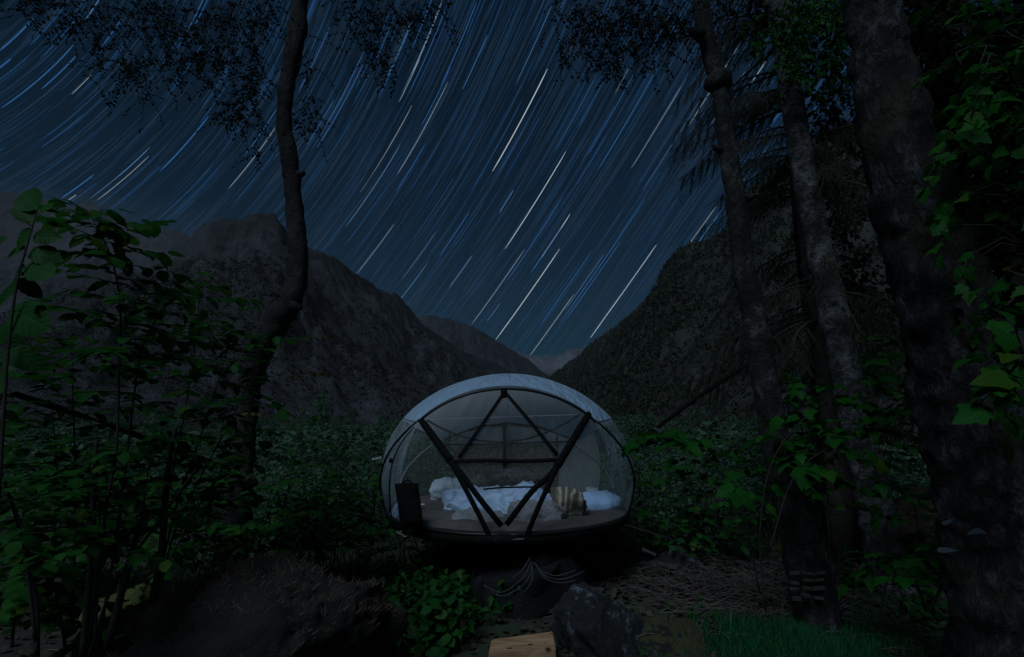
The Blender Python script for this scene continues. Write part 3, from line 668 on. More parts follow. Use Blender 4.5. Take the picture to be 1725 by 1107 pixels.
# the black bag at the left opening
bag = thing('bag', at(690, 889, 4.80), 'tall black bag hung upright on the left front edge of the tent', 'bag')
kb = 5.0 / FPX
def slab(quad, th, n=8):
    """slightly bulging slab from four picture corners (tl,tr,br,bl) at Y, thickness th"""
    mb = MB(); P = [at(*q) for q in quad]; V = []; F = []
    for s in (0, 1):
        for j in range(n + 1):
            for i in range(n + 1):
                u, v = i / n, j / n; p = (P[0].lerp(P[1], u)).lerp(P[3].lerp(P[2], u), v)
                e = (math.sin(math.pi * u) * math.sin(math.pi * v)) ** .4; V.append(p + Vector((0, (th / 2) * (.55 + .45 * e) * (1 if s else -1), .006 * noise.noise(p * 20))))
    m_ = (n + 1) ** 2
    for j in range(n):
        for i in range(n):
            a = j * (n + 1) + i; F += [(a, a + 1, a + n + 2, a + n + 1), (m_ + a, m_ + a + n + 1, m_ + a + n + 2, m_ + a + 1)]
    rim = [i for i in range(n + 1)] + [j * (n + 1) + n for j in range(1, n + 1)] + [n * (n + 1) + i for i in range(n - 1, -1, -1)] + [j * (n + 1) for j in range(n - 1, 0, -1)]
    for a, b in zip(rim, rim[1:] + rim[:1]): F.append((a, m_ + a, m_ + b, b))
    mb.add(V, F); return mb
m_bag = simple('black bag cloth', (.003, .003, .0035), 0.85, 0.3, 14, 0.3, 0.01, .1)
slab([(666, 815, 4.84), (703, 815, 4.84), (713, 888, 4.80), (677, 891, 4.80)], 0.12).build('body', m_bag, bag)
slab([(673, 842, 4.76), (706, 842, 4.76), (711, 880, 4.73), (680, 882, 4.73)], 0.05).build('pocket', m_bag, bag)
hb = MB(); pA, pB = at(678, 815, 4.84), at(694, 815, 4.84); hb.tube([pA.lerp(pB, t) + Vector((0, 0, .03 * math.sin(math.pi * t))) for t in np.linspace(0, 1, 9)], .007, 6); hb.build('handle', m_bag, bag)

# ------------------------------------------------------------------ guy lines
def line(name, label, cat, pts, rad, mat, sag=0.0, group=None, n=24, flat=None):
    P = [Vector(p) for p in pts]
    if len(P) == 2: P = chord(P[0], P[1], sag, n)
    else: P = [Vector(p) for p in catmull([tuple(p) for p in P], n)]
    mb = MB()
    if flat: mb.strip(P, flat, 0.006, lambda p: Vector((0, -1, .4)))
    else: mb.tube(P, rad, 6)
    o = mb.build(name, mat); return tag(o, label, cat, group)
m_rope = simple('dark rope', (.02, .02, .022), 0.85, 0.3, 60, 0.4, 0.004)
m_cord = simple('pale cord', (.045, .047, .06), 0.7, 0.2, 60, 0.3, 0.003)
G = 'guy lines of the tent'
line('ratchet_strap', 'thick black strap running down from the left edge to the leaning birch trunk', 'strap', [at(20, 662, 3.6), at(200, 722, 4.7), at(398, 795, 5.8)], .02, m_black, flat=0.055)
line('guy_line', 'upper black guy line from the crooked left birch to the tent wall', 'rope', [at(442, 658, 5.9), at(540, 712, 5.8), at(598, 745, 5.7), at(641, 772, 5.6)], .007, m_rope, group=G)
line('guy_line', 'slack tail looping under the upper left guy line', 'rope', [at(580, 738, 5.72), at(600, 757, 5.7), at(618, 771, 5.7), at(636, 773, 5.65)], .005, m_rope, group=G)
line('guy_line', 'long straight guy line slanting from the left birch to the middle of the tent side', 'rope', [at(430, 672, 5.9), at(540, 757, 5.8), at(641, 852, 5.6)], .006, m_rope, group=G)
line('guy_line', 'taut black guy line from the left birch to the tent floor ring', 'rope', [at(412, 800, 5.9), at(500, 838, 5.75), at(656, 886, 5.4)], .010, m_rope, group=G)
line('guy_line', 'sagging loop of black rope below the taut left guy line', 'rope', [at(468, 858, 5.8), at(490, 893, 5.75), at(530, 906, 5.7), at(570, 893, 5.65), at(590, 866, 5.6)], .006, m_rope, group=G)
line('guy_line', 'low guy line rising from behind the left boulder to the floor ring', 'rope', [at(480, 936, 4.6), at(570, 908, 5.0), at(656, 886, 5.4)], .008, m_rope, group=G)
line('guy_line', 'lowest left guy line just above the left boulder', 'rope', [at(500, 969, 4.4), at(600, 945, 4.9), at(690, 905, 5.3)], .008, m_rope, group=G)
line('guy_line', 'short loose rope end hanging at the left corner of the floor ring', 'rope', [at(655, 886, 5.35), at(648, 893, 5.3), at(644, 912, 5.3)], .006, m_rope, group=G)
line('ratchet_strap', 'black strap from the dark leaning birch on the right towards the tent', 'strap', [at(1258, 614, 4.6), at(1178, 668, 5.0), at(1105, 722, 5.4), at(1058, 760, 5.7)], .012, m_black, flat=0.04)
line('guy_line', 'lower guy line from the dark right birch to the right tent wall', 'rope', [at(1270, 640, 4.6), at(1205, 692, 5.0), at(1110, 762, 5.4), at(1062, 800, 5.7)], .007, m_rope, group=G)
line('guy_line', 'slack rope hanging beside the right strap', 'rope', [at(1180, 668, 5.0), at(1150, 708, 5.1), at(1120, 726, 5.3), at(1104, 723, 5.4)], .005, m_rope, group=G)
line('guy_line', 'long rope from the middle of the right birch to the tent floor ring', 'rope', [at(1300, 742, 4.55), at(1180, 800, 5.0), at(1050, 872, 5.6)], .007, m_rope, group=G)
line('guy_line', 'rope slanting down right of the tent to the foot of the dark birch', 'rope', [at(1040, 880, 5.4), at(1130, 908, 5.2), at(1230, 944, 4.8), at(1335, 985, 4.5)], .007, m_rope, group=G)
for lab, a, b in (('small pale metal buckle on the strap right of the tent', (1101, 721), (1114, 727)), ('pale metal buckle on the low rope right of the tent', (1082, 925), (1105, 935)), ('small pale metal buckle on the upper left guy line', (627, 774), (643, 771))):
    mb = MB(); p, q = at(*a, 5.3), at(*b, 5.3); mb.strip([p, p.lerp(q, .5), q], [.03, .022, .03], .012, lambda p: Vector((0, -1, .5))); tag(mb.build('buckle', m_buckle, None, False), lab, 'buckle')

# ------------------------------------------------------------------ rocks, stump, step, poles
def boulder(name, label, c, sz, mat, seed, amp=0.22, sub=5, rot=0.0, fr=1.3, cuts=9, tilt=None, offs=(.66, .9)):
    import bmesh
    rs = random.Random(seed); bm = bmesh.new(); bmesh.ops.create_icosphere(bm, subdivisions=sub, radius=1.0)
    Mr = Euler((0, 0, rot)).to_matrix(); pl = []
    for k in range(cuts):
        n = Vector((rs.gauss(0, 1), rs.gauss(0, 1), rs.gauss(.3, .7))).normalized(); pl.append((n, rs.uniform(*offs)))
    for v in bm.verts:
        q = v.co.copy(); s = Vector((seed * 3.1, seed, 0))
        d = 1 + amp * noise.noise(q * fr + s) + amp * .5 * abs(noise.noise(q * fr * 2.2 + s)); q = q * d
        for n, o in pl:
            e = q.dot(n) - o
            if e > 0: q -= n * e * .86
        q *= 1 + amp * .28 * fbm(q * 4.5 + s, 5) + amp * .10 * noise.noise(q * 17 + s)
        if tilt: q.z += tilt[0] * q.x + tilt[1] * q.y
        v.co = Mr @ Vector((q.x * sz[0], q.y * sz[1], q.z * sz[2]))
    me = bpy.data.meshes.new(name); bm.to_mesh(me); bm.free()
    o = link(name, me, mat); o.location = c; tag(o, label, 'boulder'); return o
boulder('boulder', 'big dark earthy boulder in the left foreground, dry grass on top', (-1.72, 3.35, 0.10), (1.06, .74, .66), M['rock_left'], 2.0, 0.25, 6, -0.2, 1.3, 10, (.16, .1))
boulder('boulder', 'low dark rock hump right of the big left boulder', (-0.98, 3.25, -0.02), (.34, .40, .34), M['rock_left'], 5.0, 0.3, 5)
boulder('boulder', 'small mossy boulder among the stems at far left', (-3.0, 4.2, .16), (.30, .28, .20), M['rock_moss'], 7.0, 0.25, 5)
boulder('boulder', 'dark lichen-patched boulder below the tent right of the wooden step', (0.76, 4.15, .06), (.56, .52, .47), M['rock_right'], 9.0, 0.28, 6, 0.2, 1.3, 15, (-.85, 0), (.5, .8))
boulder('boulder', 'sloping foot of the lichened boulder, moss along its right side', (1.12, 4.02, -.02), (.36, .42, .30), M['rock_mossy'], 11.0, 0.25, 6, 0.3, 1.3, 12, None, (.55, .85))
boulder('boulder', 'brown mossy rock between the pale birch and the thick trunk', (4.75, 6.0, .55), (.34, .4, .30), M['rock_brown'], 13.0, 0.25, 5)
boulder('boulder', 'round stone half hidden behind the dark birch foot', (1.9, 6.0, .0), (.3, .3, .22), M['rock_right'], 15.0, 0.25, 4)
# dark stump under the tent, wound with cords
m_stump = simple('near-black stump wood', (.006, .006, .008), 0.9, 0.5, 10, 0.9, 0.03)  # one near-black tone, varied at random
stump = thing('stump', (0.12, 5.05, 0), 'dark stump with a raised knob under the tent, pale cords draped over it', 'stump')
mb = MB(); n = 26
def stump_top(a): return .30 + .06 * noise.noise(Vector((math.cos(a) * 2, math.sin(a) * 2, 1)))
mb.tube([(0.12 + .02 * math.sin(k), 5.05, z) for k, z in enumerate(np.linspace(-.15, .33, 12))], [.50 - .05 * k / 11 for k in range(12)], 28, True, 0.25, 3.5); mb.build('trunk', m_stump, stump)
lump('knob', (.24, 5.0, .40), (.36, .34, .30), (0, .2, 0), m_stump, wr=.12, fr=4, seed=31, sub=20, parent=None).parent = None
kn = [o for o in bpy.data.objects if o.name == 'knob'][0]; kn.parent = stump; kn.location = -Vector(stump.location)
for i, pix in enumerate(([(895, 945), (885, 968), (868, 985), (845, 998), (825, 992), (815, 985)], [(897, 948), (890, 975), (868, 995), (845, 1004), (828, 996)], [(900, 948), (912, 962), (935, 970), (955, 966), (970, 960)],
                         [(902, 950), (915, 968), (940, 976), (962, 972), (985, 962)], [(896, 950), (897, 975), (888, 992), (875, 1002)], [(905, 955), (920, 975), (945, 982), (970, 978)], [(893, 940), (880, 960), (862, 975)])):
    line('cord', ['pale cord loop falling left from the knob of the stump', 'second cord loop, just below the first on the left of the stump', 'pale cord draped to the right of the stump knob', 'longer cord draped right towards the lichened boulder', 'short cord hanging straight down the stump front', 'lowest cord on the right side of the stump', 'short upper cord left of the stump knob'][i],
         'cord', [at(x, y, 4.50 - .02 * i - (0.06 if 0 < j < len(pix) - 1 else 0)) for j, (x, y) in enumerate(pix)], .0045, m_cord, group='cords draped over the stump')
# wooden step
def woodmat():
    m, t, b = newmat('orange sawn wood'); v = coords(t, (1.5, 9, 9)); n = noise_tex(t, v, 2.2, 6, 0.6, 0.8)
    col = ramp(t, n, [(0.3, (.20, .10, .05)), (0.55, (.38, .22, .12)), (0.75, (.46, .30, .18))])
    vo = N(t, 'ShaderNodeTexVoronoi'); vo.inputs['Scale'].default_value = 8; t.links.new(coords(t, (1, 1.6, 1)), vo.inputs['Vector'])
    col = mix(t, ramp(t, vo.outputs['Distance'], [(0.10, (1, 1, 1)), (0.22, (0, 0, 0))]), col, (.05, .022, .012))
    t.links.new(col, b.inputs['Base Color']); b.inputs['Roughness'].default_value = 0.7
    bump(t, b, n, 0.5, 0.01); return m
m_wood = woodmat(); zs = 0.16
stp = thing('wooden_step', onz(878, 1085, 0), 'orange sawn timber block used as a step at the bottom of the picture', 'step')
A = [onz(828, 1077, zs), onz(931, 1063, zs), onz(936, 1091, zs), onz(823, 1098, zs)]
def bevbox(top, h, bev, mat, name, par):
    import bmesh
    bm = bmesh.new(); t = [bm.verts.new(p) for p in top]; b_ = [bm.verts.new(p - Vector((0, 0, h))) for p in top]
    bm.faces.new(t[::-1]); bm.faces.new(b_)
    for i in range(4): bm.faces.new((t[i], t[(i + 1) % 4], b_[(i + 1) % 4], b_[i]))
    bmesh.ops.recalc_face_normals(bm, faces=bm.faces)
    bmesh.ops.bevel(bm, geom=list(bm.edges), offset=bev, segments=2, affect='EDGES')
    off = parent_off(par)
    for v in bm.verts: v.co += Vector((noise.noise(v.co * 9), noise.noise(v.co * 9 + Vector((5, 0, 0))), noise.noise(v.co * 7))) * .004 - off
    me = bpy.data.meshes.new(name); bm.to_mesh(me); bm.free(); return link(name, me, mat, par, False)
bevbox(A, 0.085, .007, m_wood, 'plank', stp)
ctr = sum(A, Vector()) / 4
for s in (0, 1):
    q = [a.lerp(ctr, .06) for a in A]; l, r_ = (q[0].lerp(q[1], .06 + .66 * s), q[0].lerp(q[1], .28 + .66 * s)); l2, r2 = (q[3].lerp(q[2], .06 + .66 * s), q[3].lerp(q[2], .28 + .66 * s))
    bevbox([p - Vector((0, 0, .086)) for p in (l, r_, r2, l2)], 0.16, .006, m_wood, 'foot_block', stp)
for i, (a, b, r_) in enumerate((((95, 1105), (250, 1012), .022), ((150, 1100), (262, 1010), .018))):
    mb = MB(); p, q = at(*a, 3.0), at(*b, 3.6); mb.tube([p.lerp(q, t) for t in np.linspace(-.1, 1, 14)], [r_ * (1 - .3 * t) for t in np.linspace(0, 1, 14)], 9, True, .2, 9)
    tag(mb.build('dead_pole', M['deadwood']), ['longer pale dead pole lying against the left boulder', 'shorter pale dead pole lying beside the longer one'][i], 'pole')

# ------------------------------------------------------------------ trees
def trunk_pts(pix, Y, n, kr=1.0):
    """pix: (px, py, width px) top->bottom; returns points and radii bottom->top"""
    rows = catmull(pix, n)[::-1]; return [at(r[0], r[1], Y) for r in rows], [max(.004, r[2] * .5 * Y / FPX * kr) for r in rows]
TRUNK = {}
def tree(name, label, pix, Y, mat, nz, n=70, sides=22, fr=5.0, group=None, kr=1.0):
    P, Rr = trunk_pts(pix, Y, n, kr); b = P[0].copy(); g = gh(b.x, b.y)
    root = thing(name, (b.x, b.y, g), label, 'tree', group)
    if b.z > g - .1:
        P.insert(0, Vector((b.x + .02, b.y, g - .12))); Rr.insert(0, Rr[0] * 1.25)
    up = (P[-1] - P[-4]).normalized()
    for k in range(1, 5): P.append(P[-1] + up * .8); Rr.append(Rr[-1] * .88)
    mb = MB(); mb.tube(P, Rr, sides, True, nz, fr); TRUNK[root.name] = mb.build('trunk', mat, root)
    return root, P, Rr
t_left, PL, RL = tree('birch_tree', 'crooked dark birch left of the tent, its trunk bowing right then up', [(506, -20, 34), (500, 60, 38), (488, 120, 34), (480, 170, 31), (479, 220, 31), (488, 270, 35), (494, 330, 33), (500, 400, 36), (502, 450, 38), (492, 500, 44), (468, 538, 54), (440, 585, 50), (420, 650, 42), (412, 740, 40), (406, 830, 44), (398, 890, 50), (385, 960, 62)], 6.0, M['bark_left'], .22, 90, 26, 7.0, kr=.86)
t_a, PA, RA = tree('birch_tree', 'dark slender birch leaning left, right of the tent', [(1178, -10, 34), (1188, 50, 38), (1204, 115, 40), (1213, 150, 38), (1224, 240, 38), (1240, 340, 42), (1252, 440, 44), (1272, 540, 50), (1288, 640, 50), (1306, 740, 54), (1330, 850, 62), (1352, 930, 72), (1374, 1030, 84)], 4.5, M['bark_birch'], .18, 90, 26, 7.0, kr=.80)
t_b, PB, RB = tree('birch_tree', 'pale birch trunk between the dark slender birch and the thick trunk', [(1305, -10, 48), (1318, 60, 46), (1338, 190, 44), (1356, 300, 46), (1380, 420, 48), (1405, 530, 52), (1436, 680, 56), (1462, 800, 58), (1484, 900, 62), (1500, 980, 72)], 5.6, M['bark_pale'], .12, 90, 24, 7.0, kr=.86)
t_c, PC, RC = tree('thick_tree', 'massive rough-barked trunk leaning left along the right edge', [(1462, -10, 84), (1478, 60, 90), (1492, 150, 102), (1538, 330, 122), (1572, 450, 130), (1606, 570, 138), (1640, 690, 150), (1676, 830, 158), (1706, 960, 166), (1735, 1120, 186)], 2.6, M['bark_big'], .20, 110, 40, 9.0)
# bark collars and stubs
def stub(root, mat, px, py, Y, d, L, r):
    p = at(px, py, Y); mb = MB(); d = Vector(d).normalized(); mb.tube([p, p + d * L * .5, p + d * L], [r * 1.3, r, r * .5], 9, True, .3, 20); mb.build('branch_stub', mat, TRUNK[root.name])
stub(t_a, M['bark_birch'], 1215, 255, 4.5, (-1, -.3, .5), .11, .03); stub(t_a, M['bark_birch'], 1255, 335, 4.5, (1, -.2, .3), .13, .03); stub(t_a, M['bark_birch'], 1183, 60, 4.4, (-1, -.3, .2), .16, .05)
stub(t_left, M['bark_left'], 502, 295, 5.95, (1, -.2, .3), .10, .04); stub(t_left, M['bark_left'], 492, 515, 5.9, (1, -.3, -.3), .14, .05); stub(t_left, M['bark_left'], 478, 500, 5.95, (-1, -.3, .4), .15, .04)
mb = MB(); p = at(1210, 135, 4.5); mb.tube([p + Vector((-.03, 0, .06)), p, p - Vector((-.03, 0, .10))], [.10, .135, .10], 18, True, .25, 9); mb.build('burl', M['bark_birch'], TRUNK[t_a.name])
# slats strapped round the birches to shield the bark
m_slat = simple('weathered slat', (.035, .03, .025), 0.9, 0.3, 15)
for root, cells, Y in ((t_a, [(1340 + 20 * (k % 3), 966 + 13 * (k // 3), 17, 4) for k in range(12)], 4.29), (t_left, [(397 + 13 * (k % 2), 797 + 13 * (k // 2), 12, 4) for k in range(6)], 5.80)):
    for i, (px, py, w, h) in enumerate(cells):
        mb = MB(); k = Y / FPX; mb.box(at(px + rnd(-3, 3), py + rnd(-4, 4), Y), (w * k * rnd(.6, 1.2), .03, h * k * rnd(.6, 1.4)), Euler((rnd(-.2, .2), rnd(-.15, .2), 0)).to_matrix()); mb.build('slat', m_slat, TRUNK[root.name], False)

def crown(root, clusters, T, mat, size, sp, L, per, droop=0.9, flat=0.4, twmat='twig', name='crown', nstart=None):
    """clusters: (px,py,Y,rx px,ry px,n twigs)"""
    leaves = []; mb = MB()
    for px, py, Y, rx, ry, n in clusters:
        for i in range(n):
            a = random.gauss(0, .5) * rx; b = random.gauss(0, .5) * ry
            p = at(px + a, py + b - 8, Y + rnd(-.5, .5)); d = Vector((rnd(-1, 1), rnd(-1, 1), rnd(-.9, .3)))
            leaves += twig_leaves(p, d, L * rnd(.5, 1.3), sp, size, flat, droop, 5, mb, .0035)
    o = leaf_mass(name, leaves, T, mat, root); tag(mb.build('twigs', M[twmat], root), kind='stuff'); return o
LL = [(100, 20, 5.8, 70, 30, 34), (165, 45, 5.8, 60, 35, 40), (230, 120, 5.9, 60, 35, 36), (180, 115, 5.8, 50, 20, 18), (290, 60, 6, 70, 50, 60), (330, 110, 6, 60, 40, 55), (255, 30, 6, 60, 40, 40), (390, 60, 6, 50, 60, 44), (360, 30, 6.1, 70, 30, 40),
      (420, 150, 6, 40, 45, 42), (445, 20, 6, 40, 30, 26), (410, 200, 6, 40, 22, 28), (425, 110, 6, 30, 50, 26), (435, 262, 6, 16, 10, 4), (525, 120, 5.9, 18, 50, 14), (518, 200, 5.9, 22, 35, 22), (600, 15, 5.9, 40, 25, 26), (640, 55, 5.9, 50, 45, 44), (700, 20, 5.9, 45, 35, 34), (650, 105, 5.9, 35, 22, 18), (735, 40, 5.9, 22, 30, 12), (30, -5, 5.8, 40, 24, 12), (243, 170, 5.9, 14, 10, 4)]
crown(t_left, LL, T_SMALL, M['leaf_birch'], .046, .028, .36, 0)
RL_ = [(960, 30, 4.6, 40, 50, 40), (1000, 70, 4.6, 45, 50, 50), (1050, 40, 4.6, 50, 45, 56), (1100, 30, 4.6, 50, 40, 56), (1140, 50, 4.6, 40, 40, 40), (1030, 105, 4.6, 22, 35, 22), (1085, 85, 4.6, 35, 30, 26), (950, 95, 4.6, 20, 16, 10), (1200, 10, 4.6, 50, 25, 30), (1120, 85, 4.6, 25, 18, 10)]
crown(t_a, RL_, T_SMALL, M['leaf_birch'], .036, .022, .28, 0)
# limbs above the frame that carry the hanging sprays
for root, mat, a, bs, Y in ((t_left, M['bark_left'], (500, -25), [(110, -40), (260, -50), (390, -20), (650, -50), (730, -30)], 6.0), (t_a, M['bark_birch'], (1178, -30), [(960, -60), (1050, -40), (1100, -60)], 4.55)):
    for b in bs:
        p, q = at(*a, Y), at(*b, Y); mb = MB(); P = [p.lerp(q, t) + Vector((0, 0, .25 * math.sin(math.pi * t))) for t in np.linspace(0, 1, 12)]
        mb.tube(P, [.05 * (1 - .75 * t) for t in np.linspace(0, 1, 12)], 8, True, .2, 6); mb.build('limb', mat, root)
for pix in ([(370, -10), (378, 40), (392, 110)], [(410, -10), (412, 60), (408, 95)], [(445, -10), (448, 50), (468, 120)], [(182, -10), (180, 40), (190, 70)]):
    mb = MB(); mb.tube([at(x, y, 5.95) for x, y in catmull(pix, 10)], .005, 5); mb.build('hanging_twig', M['twig'], t_left)
# crown of pale birch and thick tree: leafy tops overhead
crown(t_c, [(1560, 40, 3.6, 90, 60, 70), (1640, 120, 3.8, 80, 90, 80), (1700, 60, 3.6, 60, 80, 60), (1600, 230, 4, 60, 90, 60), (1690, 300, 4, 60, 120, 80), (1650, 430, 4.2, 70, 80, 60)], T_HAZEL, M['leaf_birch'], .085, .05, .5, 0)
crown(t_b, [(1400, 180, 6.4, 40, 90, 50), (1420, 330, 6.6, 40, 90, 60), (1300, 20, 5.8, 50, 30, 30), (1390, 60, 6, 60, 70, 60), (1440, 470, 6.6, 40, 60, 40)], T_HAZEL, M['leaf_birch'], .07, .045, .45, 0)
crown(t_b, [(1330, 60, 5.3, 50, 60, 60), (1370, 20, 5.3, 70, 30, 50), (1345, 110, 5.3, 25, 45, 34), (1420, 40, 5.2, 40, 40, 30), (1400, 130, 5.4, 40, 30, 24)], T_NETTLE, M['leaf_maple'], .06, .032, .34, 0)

# ------------------------------------------------------------------ spruces behind the birches on the right
def spruce(label, base, H, brs):
    bx, by = base; g = gh(bx, by); root = thing('spruce_tree', (bx, by, g), label, 'tree', 'spruces behind the birches')
    mb = MB(); mb.tube([(bx + .05 * math.sin(k), by, g - .1 + H * k / 9) for k in range(10)], [.16 * (1 - .09 * k) for k in range(10)], 10, True, .15, 5); mb.build('trunk', M['bark_spruce'], root)
    nd = []; 
    for (z0, azd, L, dr) in brs:
        a = R(azd); d = Vector((math.sin(a), -math.cos(a), -.15)); mbb = MB(); p = Vector((bx, by, z0)); P = [p.copy()]
        for i in range(12):
            d = (d + Vector((rnd(-.08, .08), rnd(-.08, .08), -dr / 12 + (.12 if i > 8 else 0)))).normalized(); p = p + d * L / 12; P.append(p.copy())
            if i > 0:
                for s in range(7):
                    e = (d.cross(Vector((0, 0, 1))) * random.choice((-1, 1)) * rnd(.3, .9) + d * .5 + Vector((0, 0, -rnd(.2, 1.1)))).normalized(); q0 = p + Vector((rnd(-.04, .04),) * 3); TL = rnd(.12, .38)
                    q1 = q0 + e * TL + Vector((0, 0, -.05)); mbb.tube([q0, q0.lerp(q1, .5) + Vector((0, 0, .01)), q1], .0025, 3, False)
                    for t in np.linspace(.05, 1, int(TL / .010)):
                        u = Vector((rnd(-1, 1), rnd(-1, 1), rnd(-1, 1))); nd.append((q0.lerp(q1, t), e * .6 + u * .6, u.cross(e) + Vector((0, .01, 0)), rnd(.020, .034)))
        mbb.tube(P, [.018 * (1 - .8 * k / 12) for k in range(13)], 6, True); mbb.build('branch', M['bark_spruce'], root)
    leaf_mass('needles', nd, (T_SMALL[0] * np.array((.35, 1, .5)), T_SMALL[1]), M['needle'], root)
b1 = []
for k in range(50): b1.append((rnd(2.6, 8.2), rnd(-150, 60) if k % 2 else rnd(-115, -50), rnd(1.0, 1.9), rnd(.3, .9)))
spruce('dark spruce with drooping boughs behind the pale birch', (3.9, 6.3), 9.5, b1)
b2 = [(rnd(2.0, 8.5), rnd(-140, 80), rnd(1.0, 2.0), rnd(.3, .8)) for k in range(40)]
spruce('dark spruce filling the gap right of the thick trunk', (5.6, 6.0), 10, b2)
b3 = [(rnd(1.6, 6.5), rnd(-100, 60), rnd(.8, 1.5), rnd(.3, .9)) for k in range(34)]
spruce('dark spruce between the pale birch and the thick trunk', (4.6, 7.6), 9, b3)

# ------------------------------------------------------------------ leafy shrubs, leaf by leaf
def shrub(name, label, stems, T, key, size, L, sp, ntw, t0=.25, flat=.85, nobj=230, cat='shrub', group=None, srad=.008, droop=.3, extra=(), sprays=(), ssize=.06):
    """stems: world polylines; twigs with leaves along them; the largest leaves are objects"""
    base = Vector(stems[0][0]); root = thing(name, base, label, cat, group); leaves = list(extra)
    for st in stems:
        P = [Vector(p) for p in catmull([tuple(p) for p in st], 22)]; mb = MB()
        mb.tube(P, [srad * (1 - .75 * i / 21) for i in range(22)], 7, True, .12, 12)
        for k in range(ntw):
            t = t0 + (1 - t0) * (k + rnd(.1, .9)) / ntw; i = min(20, int(t * 21)); p = P[i].lerp(P[i + 1], t * 21 - i); a = k * 2.4 + rnd(-.5, .5)
            d = Vector((math.cos(a), math.sin(a), rnd(.05, .5))); leaves += twig_leaves(p, d, L * (1.15 - .6 * t) * rnd(.6, 1.2), sp, size, flat, droop, 6, mb, srad * .35)
        mb.build('stem', M['twig'], root)
    if sprays:
        mb = MB(); pts = [Vector(p) for st in stems for p in catmull([tuple(p) for p in st], 22)]
        for p in sprays:
            q = min(pts, key=lambda a: (a - p).length); m_ = q.lerp(p, .5) + Vector((0, 0, .06)); mb.tube([q, m_, p], [.005, .004, .003], 5, False)
            leaves += twig_leaves(p, (p - q) + Vector((0, 0, -.1)), .28, .055, ssize, .3, 1.3, 6, mb, .003)
        tag(mb.build('twigs', M['twig'], root), kind='stuff')
    leaves.sort(key=lambda l: -l[3] / max(.5, l[0].y)); me = leaf_mesh(key + name, T, M[key])
    leaf_objects(leaves[:nobj], me, root)
    if len(leaves) > nobj: leaf_mass('foliage', leaves[nobj:], T, M[key], root)
    return root
def pstem(pix, Y0, Y1):
    n = len(pix); return [at(x, y, Y0 + (Y1 - Y0) * i / (n - 1)) for i, (x, y) in enumerate(pix)]
# close hazel twig at the left edge, leaves as drawn by the picture
hz = [((63, 352), (36, 322), 22), ((60, 375), (20, 345), 22), ((55, 385), (24, 418), 22), ((66, 372), (110, 373), 26), ((56, 400), (100, 398), 26), ((50, 424), (95, 430), 30), ((46, 448), (86, 462), 30), ((42, 420), (2, 432), 30), ((40, 455), (-12, 470), 36), ((12, 400), (-14, 412), 20), ((70, 350), (84, 348), 9), ((30, 470), (72, 500), 30), ((28, 480), (-5, 520), 34), ((22, 520), (62, 545), 30), ((20, 540), (-12, 575), 32), ((16, 590), (50, 615), 28), ((12, 640), (-14, 668), 28), ((14, 600), (-8, 622), 26), ((10, 690), (40, 715), 30)]
ex = []
for (x0, y0), (x1, y1), w in hz:
    a, b = at(x0, y0, 1.55), at(x1, y1, 1.55 + rnd(-.05, .05)); d = b - a; ex.append((a, d, Vector((rnd(-.25, .25), -1, rnd(.2, .6))), d.length * .96))
shrub('hazel_shrub', 'nearest hazel shoot with big round leaves at the left edge', [pstem([(-30, 1000), (-5, 860), (6, 700), (14, 590), (28, 480), (44, 420), (54, 385), (64, 350)], 1.5, 1.55)], T_HAZEL, 'leaf_hazel', .05, .10, .07, 3, .3, .6, 80, extra=ex, srad=.006)
HG = 'leafy saplings left of the tent'
shrub('hazel_shrub', 'tall slim hazel sapling with a leafy tip against the left mountain', [pstem([(150, 1090), (178, 860), (196, 760), (200, 640), (204, 560), (200, 490), (186, 430), (165, 385), (146, 356)], 2.6, 2.5)], T_HAZEL, 'leaf_hazel', .095, .40, .045, 36, .38, .78, 290, group=HG)
shrub('hazel_shrub', 'arching hazel sapling whose tip bends right, left of the crooked birch', [pstem([(165, 1090), (200, 880), (222, 700), (238, 590), (275, 520), (315, 488)], 2.9, 2.9), pstem([(160, 1080), (168, 900), (160, 760)], 2.7, 2.7)], T_HAZEL, 'leaf_hazel', .09, .42, .045, 22, .4, .78, 290, group=HG)
shrub('hazel_shrub', 'bushy hazel with fanning stems beside the crooked birch', [pstem([(260, 1010), (280, 850), (310, 700), (330, 570), (338, 470)], 3.6, 3.6), pstem([(262, 1010), (295, 860), (350, 700), (380, 600), (392, 540)], 3.7, 3.8), pstem([(265, 1010), (300, 880), (372, 740), (420, 640), (440, 560)], 3.8, 4.0)], T_HAZEL, 'leaf_hazel', .10, .48, .05, 19, .35, .78, 295, group=HG)
shrub('hazel_shrub', 'straight thin hazel stem in the left thicket', [pstem([(120, 1060), (128, 860), (124, 700), (120, 545)], 3.0, 3.0)], T_HAZEL, 'leaf_hazel', .09, .45, .05, 26, .3, .78, 290, group=HG)
shrub('hazel_shrub', 'low hazel clump spreading beneath the thick strap at left', [pstem([(60, 1080), (45, 950), (20, 850), (2, 790)], 2.3, 2.2), pstem([(70, 1060), (90, 900), (95, 780), (88, 690)], 2.9, 3.0)], T_MAPLE, 'leaf_hazel', .09, .36, .06, 15, .3, .8, 240, group=HG)
shrub('hazel_shrub', 'leafy hazel clump in front of the crooked birch foot', [pstem([(190, 1060), (232, 900), (250, 790), (262, 700)], 3.3, 3.5), pstem([(262, 990), (330, 860), (380, 780), (400, 720)], 4.0, 4.3)], T_HAZEL, 'leaf_hazel', .10, .52, .05, 22, .2, .75, 295, group=HG)
